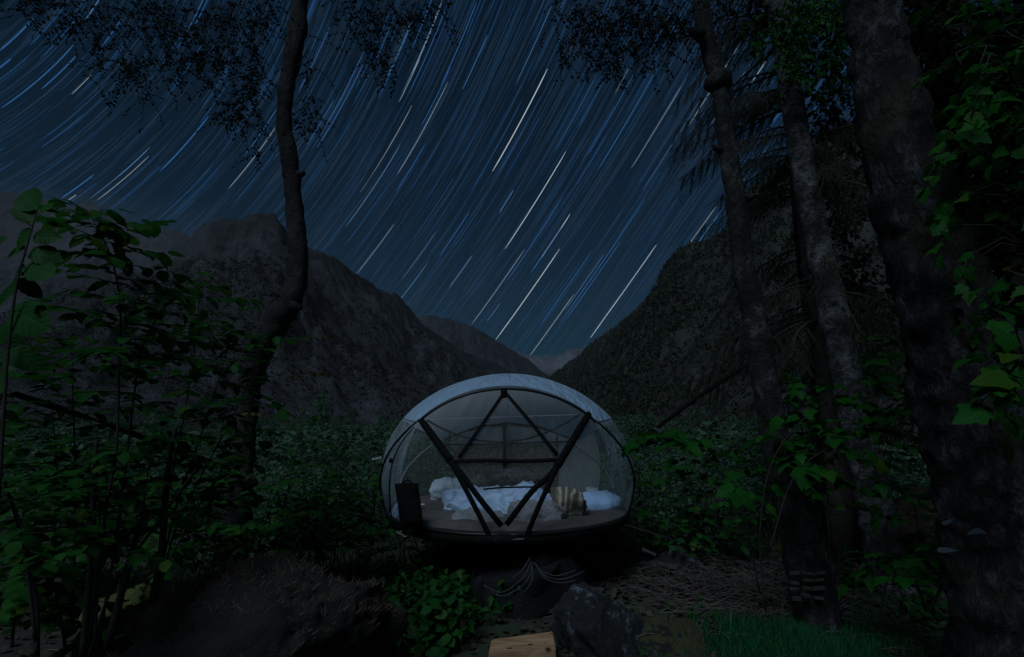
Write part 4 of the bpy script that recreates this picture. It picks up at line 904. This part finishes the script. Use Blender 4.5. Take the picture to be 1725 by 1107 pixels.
shrub('hazel_shrub', 'thin sapling with sparse leaves between the crooked birch and the tent', [pstem([(470, 960), (480, 850), (500, 760), (515, 680)], 5.2, 5.3), pstem([(560, 965), (570, 880), (575, 800), (560, 740)], 5.6, 5.6), pstem([(500, 965), (520, 880), (560, 800)], 5.4, 5.6)], T_HAZEL, 'leaf_hazel', .085, .48, .07, 13, .25, .8, 220, group=HG)
shrub('hazel_shrub', 'dense hazel clump low at the left edge', [pstem([(20, 1090), (30, 980), (60, 880)], 2.8, 2.9), pstem([(110, 1090), (95, 1000), (70, 930)], 3.0, 3.1), pstem([(-60, 1000), (-30, 800), (10, 640), (40, 560)], 2.7, 2.9)], T_MAPLE, 'leaf_hazel', .10, .48, .055, 18, .2, .75, 290, group=HG)
for lab, st in (('hazel shrub filling the low ground between the left boulder and the left stems', [[(120, 1010), (140, 900), (180, 800)], [(200, 1000), (230, 900), (220, 800)], [(300, 990), (320, 890), (350, 800)]]),
                ('hazel shrub low behind the crooked birch foot', [[(330, 960), (310, 870), (290, 780)], [(430, 950), (450, 870), (480, 800)], [(380, 960), (350, 860), (380, 770)]]),
                ('hazel shrub against the left tent wall', [[(540, 960), (530, 880), (545, 800)], [(600, 960), (610, 890), (600, 830)], [(470, 960), (480, 900), (520, 860)]]),
                ('far left hazel shrub deep in the thicket', [[(20, 980), (40, 860), (70, 760)], [(80, 980), (110, 860), (160, 780)], [(-20, 960), (-10, 840), (10, 720)]])):
    shrub('hazel_shrub', lab, [pstem(q, 5.2, 5.2) for q in st], T_HAZEL, 'leaf_hazel', .095, .6, .05, 20, .15, .6, 250, group=HG)
# bare lower stems of the thicket
for i, (pix, Y, r_) in enumerate((([(140, 1107), (152, 960), (160, 800), (162, 740)], 2.7, .016), ([(182, 1090), (215, 960), (236, 880)], 2.9, .020), ([(150, 1107), (190, 990), (280, 860), (330, 790)], 2.8, .008), ([(255, 1020), (272, 930), (282, 800), (296, 720)], 3.4, .022), ([(62, 1107), (60, 1010), (38, 900), (4, 806)], 2.4, .011))):
    mb = MB(); P = [at(x, y, Y) for x, y in catmull(pix, 16)]; mb.tube(P, [r_ * (1.1 - .5 * k / 15) for k in range(16)], 8, True, .15, 10)
    tag(mb.build('bare_stem', M['twig']), ['bare upright stem in the left foreground', 'short thick bare stem beside the left boulder', 'thin bare shoot slanting right across the left thicket', 'bare stem rising from behind the left boulder', 'curved bare stem near the left edge'][i], 'stem', 'bare stems in the left thicket')
# autumn sprays on the crooked birch
mb = MB(); lv = []
for px, py, dx in ((505, 580, 1), (500, 628, 1), (520, 620, 1), (470, 640, 1), (430, 690, 1)):
    lv += twig_leaves(at(px - 40, py + 4, 5.7), (dx, -.2, .1), .6, .035, .06, .9, .1, 6, mb, .004)
leaf_mass('leaf_spray', lv, T_HAZEL, M['leaf_autumn'], t_left); tag(mb.build('spray_twigs', M['twig'], t_left), kind='stuff')

# right side: maples
MG = 'maple branches on the right'
def hang(n, x0, x1, y0, y1, Y0, Y1): return [at(rnd(x0, x1), rnd(y0, y1), rnd(Y0, Y1)) for _ in range(n)]
shrub('maple_branch', 'maple branch with broad leaves hanging over the thick trunk at top right', [pstem([(1740, 420), (1735, 200), (1705, 130), (1665, 60), (1610, -20)], 2.3, 2.1), pstem([(1735, 200), (1690, 220), (1650, 170), (1610, 90)], 2.3, 2.4), pstem([(1745, 330), (1710, 335), (1680, 310), (1640, 330)], 2.3, 2.5)], T_MAPLE, 'leaf_maple', .066, .36, .045, 15, .1, .35, 295, 'branch', MG, srad=.012, droop=.9, sprays=hang(30, 1600, 1740, 0, 500, 2.0, 2.5), ssize=.064)
shrub('maple_branch', 'maple branch with large bright leaves beside the right edge', [pstem([(1760, 560), (1725, 600), (1690, 640), (1640, 690)], 1.7, 1.8), pstem([(1760, 440), (1710, 500), (1670, 540)], 1.9, 2.0)], T_MAPLE, 'leaf_maple', .075, .20, .07, 7, .1, .4, 120, 'branch', MG, droop=.6, sprays=hang(8, 1645, 1740, 430, 700, 1.9, 2.2), ssize=.062, extra=[(at(1700, 640, 1.7), Vector((-1, 0, -.1)), Vector((0, -1, .8)), .11), (at(1655, 690, 1.75), Vector((-1, 0, -.5)), Vector((.2, -1, .8)), .10), (at(1700, 590, 1.75), Vector((-.3, 0, 1)), Vector((0, -1, .4)), .09)])
shrub('maple_sapling', 'maple sapling whose broad leaves cross in front of the two birches', [pstem([(1290, 1030), (1280, 900), (1300, 780), (1360, 700), (1450, 640), (1530, 600)], 4.0, 4.0), pstem([(1280, 1000), (1250, 860), (1200, 780), (1140, 740), (1090, 745)], 4.1, 4.2), pstem([(1295, 930), (1340, 800), (1420, 740), (1500, 690)], 3.9, 3.8)], T_MAPLE, 'leaf_maple', .125, .42, .085, 15, .3, .6, 260, 'tree', MG, droop=.5)
shrub('maple_sapling', 'low maple sapling between the pale birch and the thick trunk', [pstem([(1560, 1030), (1540, 960), (1545, 880), (1530, 820)], 3.6, 3.6), pstem([(1565, 1030), (1600, 960), (1625, 900)], 3.2, 3.1), pstem([(1480, 1040), (1500, 960), (1520, 930)], 4.0, 4.0)], T_MAPLE, 'leaf_maple', .10, .30, .075, 10, .25, .7, 130, 'tree', MG, droop=.4)
shrub('maple_sapling', 'dim maple foliage behind the pale birch', [pstem([(1430, 900), (1450, 760), (1480, 620), (1500, 480)], 6.6, 6.6), pstem([(1380, 900), (1390, 740), (1420, 600), (1400, 480)], 6.8, 6.8), pstem([(1340, 900), (1330, 760), (1350, 640)], 6.8, 6.8), pstem([(1440, 880), (1500, 740), (1560, 660)], 6.5, 6.3)], T_MAPLE, 'leaf_maple', .12, .6, .085, 16, .2, .7, 200, 'tree', MG, droop=.4)
shrub('maple_sapling', 'dim leafy sapling right of the tent under the strap', [pstem([(1090, 960), (1100, 860), (1090, 770)], 6.2, 6.2), pstem([(1150, 950), (1170, 850), (1150, 760)], 6.2, 6.2), pstem([(1220, 950), (1210, 850), (1230, 740)], 6.0, 6.0)], T_HAZEL, 'leaf_hazel', .10, .6, .055, 18, .1, .6, 250, 'tree', MG)
shrub('maple_sapling', 'leafy sapling between dark birch and pale birch, level with the tent roof', [pstem([(1400, 980), (1390, 850), (1350, 720), (1330, 620)], 5.0, 5.0), pstem([(1405, 980), (1440, 820), (1480, 680), (1500, 560)], 4.8, 4.6)], T_MAPLE, 'leaf_maple', .10, .42, .07, 18, .3, .5, 250, 'tree', MG, droop=.5)
for i, (x, y, s, d) in enumerate(((1660, 896, .075, (-1, -.1, .12)), (1588, 884, .05, (.8, -.3, .7)), (1580, 930, .07, (.8, -.2, .3)))):
    me = leaf_mesh('pale', T_NETTLE, M['leaf_sheen'])[i]; o = bpy.data.objects.new('leaf', me); COL.objects.link(o)
    o.matrix_world = Matrix.Translation(at(x, y, 2.2)) @ (leaf_basis(Vector(d), Vector((.1, -.35, .9))) * s).to_4x4()
    tag(o, ['leaf with painted bluish sheen on the lower thick trunk', 'upper leaf with painted sheen left of the thick trunk', 'lower leaf with painted sheen left of the thick trunk'][i], 'leaf', 'leaves with painted sheen at the thick trunk')

# ------------------------------------------------------------------ herbs under the tent
def herb(label, px, py, h, n, s, Y=None):
    b = onz(px, py, 0) if Y is None else Vector((at(px, py, Y).x, Y, 0)); b.z = gh(b.x, b.y)
    root = thing('herb_plant', b, label, 'plant', 'green herbs on the forest floor'); leaves = []; mb = MB()
    for k in range(n):
        a = rnd(0, 6.28); st = b + Vector((rnd(-.18, .18), rnd(-.15, .15), -.02)); tp = st + Vector((rnd(-.16, .16), rnd(-.18, .10), h * rnd(.35, 1.25))); mb.tube([st, st.lerp(tp, .5) + Vector((.02, 0, 0)), tp], [.004, .003, .002], 4, False)
        for j in range(6):
            q = st.lerp(tp, .35 + .65 * j / 5); a += 1.57
            for sg in (0, math.pi): leaves.append((q, Vector((math.cos(a + sg), math.sin(a + sg), rnd(-.6, .4))), Vector((rnd(-.6, .6), -.35 + rnd(-.6, .5), 1)), s * rnd(.4, 1.25)))
    mb.build('stem', M['twig'], root); leaf_objects(leaves[:70], leaf_mesh('herb', T_NETTLE if random.random() < .5 else T_HAZEL, M['leaf_herb']), root)
    if len(leaves) > 70: leaf_mass('foliage', leaves[70:], T_HAZEL, M['leaf_herb'], root)
HP = [(1140, 935, .35, 7, .07), (1215, 915, .4, 8, .07), (1265, 945, .3, 6, .06), (1420, 985, .3, 7, .07), (1540, 1030, .3, 8, .08), (1590, 1060, .25, 6, .08), (1180, 1045, .14, 5, .05), (660, 1095, .30, 9, .10), (700, 1100, .34, 10, .09), (745, 1085, .34, 10, .09), (790, 1060, .34, 9, .085), (720, 1040, .36, 10, .085), (770, 1020, .36, 9, .08), (680, 1030, .34, 8, .08), (730, 995, .40, 9, .08), (820, 1030, .28, 6, .08), (640, 1000, .36, 8, .08), (690, 975, .4, 8, .08), (930, 1035, .14, 3, .06), (850, 1020, .16, 4, .06)]
HLAB = ['dim herb clump beside the low rope right of the tent', 'dim herb clump between the low rope and the dark birch', 'small herb clump just left of the dark birch foot', 'herb clump between the feet of the two right birches', 'herb clump left of the thick trunk foot', 'low herb clump against the thick trunk foot', 'small herb in the twigs right of the lichened boulder', 'herb clump at the right foot of the left boulder', 'bright herb clump at the bottom edge left of the step', 'broad-leaved herb clump left of the wooden step', 'herb clump behind the left corner of the step', 'herb clump in the middle of the green patch', 'herb clump near the stump foot', 'herb clump beside the dark rock hump', 'tall herb clump under the tent front', 'herb clump in front of the stump', 'herb clump behind the dark rock hump', 'herb clump under the left side of the tent', 'tiny herb between stump and lichened boulder', 'tiny herb at the stump foot']
for q, lab in zip(HP, HLAB): herb(lab, *q)

# ------------------------------------------------------------------ grass, litter, twigs (stuff)
def scatter(n, area, fn):
    out = []
    while len(out) < n:
        px, py = rnd(area[0], area[2]), rnd(area[1], area[3]); p = onz(px, py, 0)
        if 0 < p.y < 30:
            p.z = gh(p.x, p.y); out.append(fn(p))
    return out
T_BLADE = (np.array([(-.035, 0, 0), (.035, 0, 0), (.025, .55, .05), (-.025, .55, .05), (0, 1, .22)]), np.array([(0, 1, 2), (0, 2, 3), (3, 2, 4)]))
gl = lambda p: (p, Vector((rnd(-.5, .5), rnd(-.5, .5), 1)), Vector((rnd(-1, 1), -1, .2)), rnd(.05, .15))
grass = scatter(2600, (1225, 1050, 1480, 1125), gl) + [gl(Vector((q.x, q.y, gh(q.x, q.y)))) for q in (onz(random.gauss(1345, 95), random.gauss(1088, 22), 0) for _ in range(4200))] + scatter(1400, (1080, 1060, 1650, 1150), gl) + scatter(500, (1400, 1000, 1640, 1100), gl)
mg = []
for i in range(9000):
    x, y = rnd(-6.5, 4.5), rnd(4.6, 11)
    if x > .6 and y < 6.4: continue
    if noise.noise(Vector((x * 1.1, y * 1.1, 9))) < -.18: continue
    mg.append((Vector((x, y, gh(x, y) - .01)), Vector((rnd(-.6, .6), rnd(-.6, .6), 1)), Vector((rnd(-1, 1), -1, .2)), rnd(.10, .34)))
leaf_mass('tall_grass', mg, T_BLADE, M['meadow'], None)
leaf_mass('grass', grass, T_BLADE, M['grass'], None)
dg = []
bo = [o for o in bpy.data.objects if o.get('category') == 'boulder'][0]
bo_v = [(bo.location + v.co, v.normal) for v in bo.data.vertices if v.normal.z > .35]
for i in range(9000):
    p, n = random.choice(bo_v)
    if noise.noise(p * 2.5) + n.z * .5 < .22: continue
    dg.append((p - Vector((0, 0, .01)), Vector((rnd(-.7, .9), rnd(-.9, .2), .55)), Vector((rnd(-1, 1), -1, .2)), rnd(.025, .08)))
leaf_mass('dry_grass', dg, T_BLADE, M['straw'], None)
lit = scatter(3800, (950, 900, 1640, 1130), lambda p: (p + Vector((0, 0, rnd(0, .04))), Vector((rnd(-1, 1), rnd(-1, 1), rnd(-.2, .4))), Vector((rnd(-.6, .6), rnd(-.6, .6), 1)), rnd(.03, .075))) + scatter(1500, (0, 900, 950, 1107), lambda p: (p + Vector((0, 0, rnd(0, .04))), Vector((rnd(-1, 1), rnd(-1, 1), rnd(-.2, .4))), Vector((rnd(-.6, .6), rnd(-.6, .6), 1)), rnd(.03, .07)))
leaf_mass('leaf_litter', lit, T_HAZEL, M['leaf_dead'], None)
mb = MB()
for p in scatter(420, (1120, 960, 1420, 1045), lambda p: p) + scatter(200, (950, 930, 1640, 1107), lambda p: p) + scatter(90, (60, 950, 640, 1100), lambda p: p):
    a = rnd(0, 6.28); L = rnd(.1, .45); d = Vector((math.cos(a), math.sin(a) * .6, rnd(-.05, .35))) * L; q = p + Vector((0, 0, rnd(.0, .08))); mb.tube([q, q + d * .5 + Vector((0, 0, rnd(0, .05))), q + d], [.004, .003, .0015], 4, False)
tag(mb.build('fallen_twigs', M['deadwood']), kind='stuff')

# ------------------------------------------------------------------ bushes and trees beyond the tent
def bush_mesh(seed, n, w, h, leaf, blobs=9):
    random.seed(seed); np.random.seed(seed); P = []; 
    for b in range(blobs):
        c = np.array([rnd(-.4, .4) * w, rnd(-.4, .4) * w, rnd(.2, .85) * h]); r = rnd(.16, .34) * w; k = n // blobs
        u = unit(np.random.normal(size=(k, 3))) * (np.random.rand(k, 1) ** .35); P.append(c + u * r * np.array([1, 1, .75]))
    P = np.vstack(P); P[:, 2] = np.maximum(P[:, 2], .02); D = np.random.normal(size=P.shape) + np.array([0, 0, -.3]); Nn = np.random.normal(size=P.shape) * .6 + np.array([0, -.3, 1])
    y = unit(D); x = unit(np.cross(y, Nn)); z = np.cross(x, y); s = leaf * np.random.uniform(.6, 1.4, len(P)); tv, tf = T_SMALL
    V = P[:, None] + s[:, None, None] * (tv[None, :, 0:1] * 1.3 * x[:, None] + tv[None, :, 1:2] * y[:, None] + tv[None, :, 2:3] * z[:, None]); F = tf[None] + (np.arange(len(P)) * 4)[:, None, None]
    o = np_mesh('crown', V.reshape(-1, 3), F.reshape(-1, 3), M['leaf_bush']); me = o.data; bpy.data.objects.remove(o); return me
def stem_mesh(seed, h, w, k=5, r=.03):
    random.seed(seed); mb = MB()
    for i in range(k):
        a = rnd(0, 6.28); mb.tube([(0, 0, -.2), (math.cos(a) * w * .12, math.sin(a) * w * .12, h * .45), (math.cos(a) * w * .3, math.sin(a) * w * .3, h * .9)], [r, r * .7, r * .25], 6, False)
    o = mb.build('stems', M['twig']); me = o.data; bpy.data.objects.remove(o); return me
BUSH = [(bush_mesh(100 + i, 1500, 1.5, 1.5, .07), stem_mesh(200 + i, 1.4, 1.4)) for i in range(4)]
TREE = [(bush_mesh(300 + i, 2200, 4.0, 6.0, .22, 14), stem_mesh(400 + i, 5.6, 3.6, 6, .10)) for i in range(4)]
def put(name, kit, x, y, s, label, cat, group, rot, zs=1.0):
    z = gh(x, y); root = thing(name, (x, y, z), label, cat, group); root.rotation_euler = (0, 0, rot); root.scale = (s, s, s * zs)
    for me, nm in zip(kit, ('crown', 'stems')): o = bpy.data.objects.new(nm, me); COL.objects.link(o); o.parent = root
    if True: root.children[0]['kind'] = 'stuff'
random.seed(77)
BG = 'bushes in the valley behind the tent'
NEARB = [(-2.3, 8.3, .9, 'pale green bush just left of the tent, behind the low guy lines'), (-3.4, 8.0, .8, 'green bush directly right of the crooked birch foot'), (-4.6, 8.6, .9, 'green bush left behind the crooked birch'), (1.9, 8.0, .9, 'green bush touching the right wall of the tent'),
    (2.9, 8.4, 1.0, 'tall green bush between the tent and the dark slender birch'), (3.4, 7.2, .7, 'green bush just left of the dark slender birch trunk'), (1.6, 7.0, .55, 'low bush under the right rim of the tent'), (2.3, 6.6, .55, 'low bush right of the tent, beside the ropes to the dark birch'),
    (-1.9, 7.4, .6, 'low bush under the left rim of the tent'), (-2.9, 6.9, .6, 'low bush between the crooked birch foot and the ground ropes'), (.2, 9.0, .8, 'bush straight behind the tent, seen through its brown rear mesh'), (-.8, 8.6, .7, 'bush behind the tent, seen through the left rear window'),
    (1.1, 8.6, .7, 'bush behind the tent, seen through the pale right rear window'), (-6.2, 9.2, 1.2, 'large bush behind the left hazel thicket'), (-7.6, 9.9, 1.3, 'leftmost large bush behind the hazel thicket'), (4.6, 9, 1.2, 'large bush between the two right birches'), (6, 9.4, 1.3, 'large bush behind the pale birch and the thick trunk')]
for x, y, s, lab in NEARB: put('bush', random.choice(BUSH), x, y, s * rnd(.72, .95), lab, 'bush', BG, rnd(0, 6.28))
def joined(name, kits, spots):
    Vs = []; Fs = []; b = 0
    for x, y, s, zs in spots:
        me = random.choice(kits)[0]; n = len(me.vertices); v = np.empty(n * 3, np.float32); me.vertices.foreach_get('co', v); v = v.reshape(-1, 3).astype(float)
        f = np.empty(len(me.loops), np.int32); me.loops.foreach_get('vertex_index', f); a = rnd(0, 6.28); c, sn = math.cos(a), math.sin(a)
        v = np.stack([(v[:, 0] * c - v[:, 1] * sn) * s + x, (v[:, 0] * sn + v[:, 1] * c) * s + y, v[:, 2] * s * zs + gh(x, y)], 1); Vs.append(v); Fs.append(f.reshape(-1, 3) + b); b += n
    return tag(np_mesh(name, np.vstack(Vs), np.vstack(Fs), M['leaf_bush']), kind='stuff')
sp = []
for k in range(190):
    y = 10.5 + 62 * random.random() ** 1.4; sp.append((rnd(-1.0, 1.05) * y, y, rnd(.9, 1.9), rnd(.42, .85)))
joined('undergrowth', BUSH, sp)
for k in range(36):
    y = 28 + 70 * random.random() ** 1.2; x = (rnd(-.72, -.2) if k % 4 == 0 else rnd(.10, .62)) * y
    put('broadleaf_tree', random.choice(TREE), x, y, rnd(.5, .85) * (.55 + y / 170), 'dim green tree at the foot of the mountain slopes beyond the tent', 'tree', 'trees at the foot of the slopes', rnd(0, 6.28), rnd(.9, 1.2))
sp = []
for k in range(420):
    y = 55 + 400 * random.random() ** 1.3; u = (rnd(-.95, -.04) if k % 5 < 3 else rnd(.02, .6)); sp.append((u * y, y, rnd(.6, 1.35) * (.6 + y / 500), rnd(.6, 1.2) + (.9 * random.random() if k % 3 == 0 else 0)))
joined('valley_woods', TREE, sp)

# ------------------------------------------------------------------ woods on the mountain sides
def ico():
    import bmesh
    bm = bmesh.new(); bmesh.ops.create_icosphere(bm, subdivisions=1, radius=1); V = np.array([tuple(v.co) for v in bm.verts]); F = np.array([[v.index for v in f.verts] for f in bm.faces]); bm.free(); return V, F
IV, IF = ico()
def woods(src, n, vmax, s0, s1, mat, seed, umin=0.0, umax=1.0):
    rs = np.random.RandomState(seed); A = MTN[src]; nv, nu = A.shape[:2]
    v = (rs.rand(n) ** 1.2) * vmax * (nv - 2); u = (umin + (umax - umin) * rs.rand(n)) * (nu - 2); i, j = v.astype(int), u.astype(int); fv, fu = (v - i)[:, None], (u - j)[:, None]
    P = A[i, j] * (1 - fv) * (1 - fu) + A[i + 1, j] * fv * (1 - fu) + A[i, j + 1] * (1 - fv) * fu + A[i + 1, j + 1] * fv * fu
    s = rs.uniform(s0, s1, n) * np.clip(P[:, 1] / 550, .28, 1.2); k = 7                       # each tree a loose clump of seven leaf sheets
    c = P[:, None] + rs.normal(size=(n, k, 3)) * np.array([.42, .42, .55]) * s[:, None, None]; c[:, :, 2] += s[:, None] * .7
    y = unit(rs.normal(size=(n, k, 3))); x = unit(np.cross(y, rs.normal(size=(n, k, 3)))); r = (s[:, None] * rs.uniform(.35, .8, (n, k)))[..., None]
    V = np.stack([c - x * r * .5, c + y * r, c + x * r * .5, c - y * r * .6], 2)
    F = np.arange(n * k * 4).reshape(-1, 4); return tag(np_mesh('hillside_woods', V.reshape(-1, 3), F, mat, None, False), kind='stuff')
m_wood_r = leafmat('dark hillside wood', (.022, .032, .019), (.030, .040, .024), (.038, .04, .029), 0.1, 0.9, 0.05)
m_wood_l = leafmat('grey hillside wood', (.036, .038, .035), (.046, .046, .041), (.052, .049, .044), 0.1, 0.9, 0.05)
woods(mR.name, 26000, 1.0, 1.6, 4.5, m_wood_r, 5)
woods(mL.name, 16000, .8, 1.2, 3.2, m_wood_l, 6)

# ------------------------------------------------------------------ night air
hz_m = bpy.data.materials.new('night haze'); hz_m.use_nodes = True; t = hz_m.node_tree; t.nodes.clear()
pv = N(t, 'ShaderNodeVolumePrincipled'); pv.inputs['Color'].default_value = (.8, .86, .95, 1); pv.inputs['Density'].default_value = 0.000024
oo = N(t, 'ShaderNodeOutputMaterial'); t.links.new(pv.outputs[0], oo.inputs['Volume'])
mb = MB(); mb.box((0, 2500, 590), (9600, 5600, 1260)); tag(mb.build('haze', hz_m, None, False), kind='stuff')

def mist(c, r, dens):
    V = []; F = []; n, m = 32, 16
    for j in range(m + 1):
        for i in range(n):
            th = math.pi * (j / m - .5); ph = 2 * math.pi * i / n; q = Vector((math.cos(th) * math.cos(ph), math.cos(th) * math.sin(ph), math.sin(th))); d = 1 + .3 * noise.noise(q * 2 + Vector((c[0], 0, 0)))
            V.append((c[0] + q.x * r[0] * d, c[1] + q.y * r[1] * d, c[2] + q.z * r[2] * d))
    for j in range(m):
        for i in range(n): F.append((j * n + i, j * n + (i + 1) % n, j * n + n + (i + 1) % n, j * n + n + i))
    m_ = bpy.data.materials.new('mist'); m_.use_nodes = True; t = m_.node_tree; t.nodes.clear(); pv = N(t, 'ShaderNodeVolumePrincipled'); pv.inputs['Color'].default_value = (.85, .88, .92, 1); pv.inputs['Density'].default_value = dens
    o = N(t, 'ShaderNodeOutputMaterial'); t.links.new(pv.outputs[0], o.inputs['Volume']); mb = MB(); mb.add(V, F); tag(mb.build('mist', m_), kind='stuff')
mist(tuple(at(90, 405, 1500)), (620, 260, 150), .00016)
mist(tuple(at(925, 612, 3500)), (260, 220, 60), .00035)
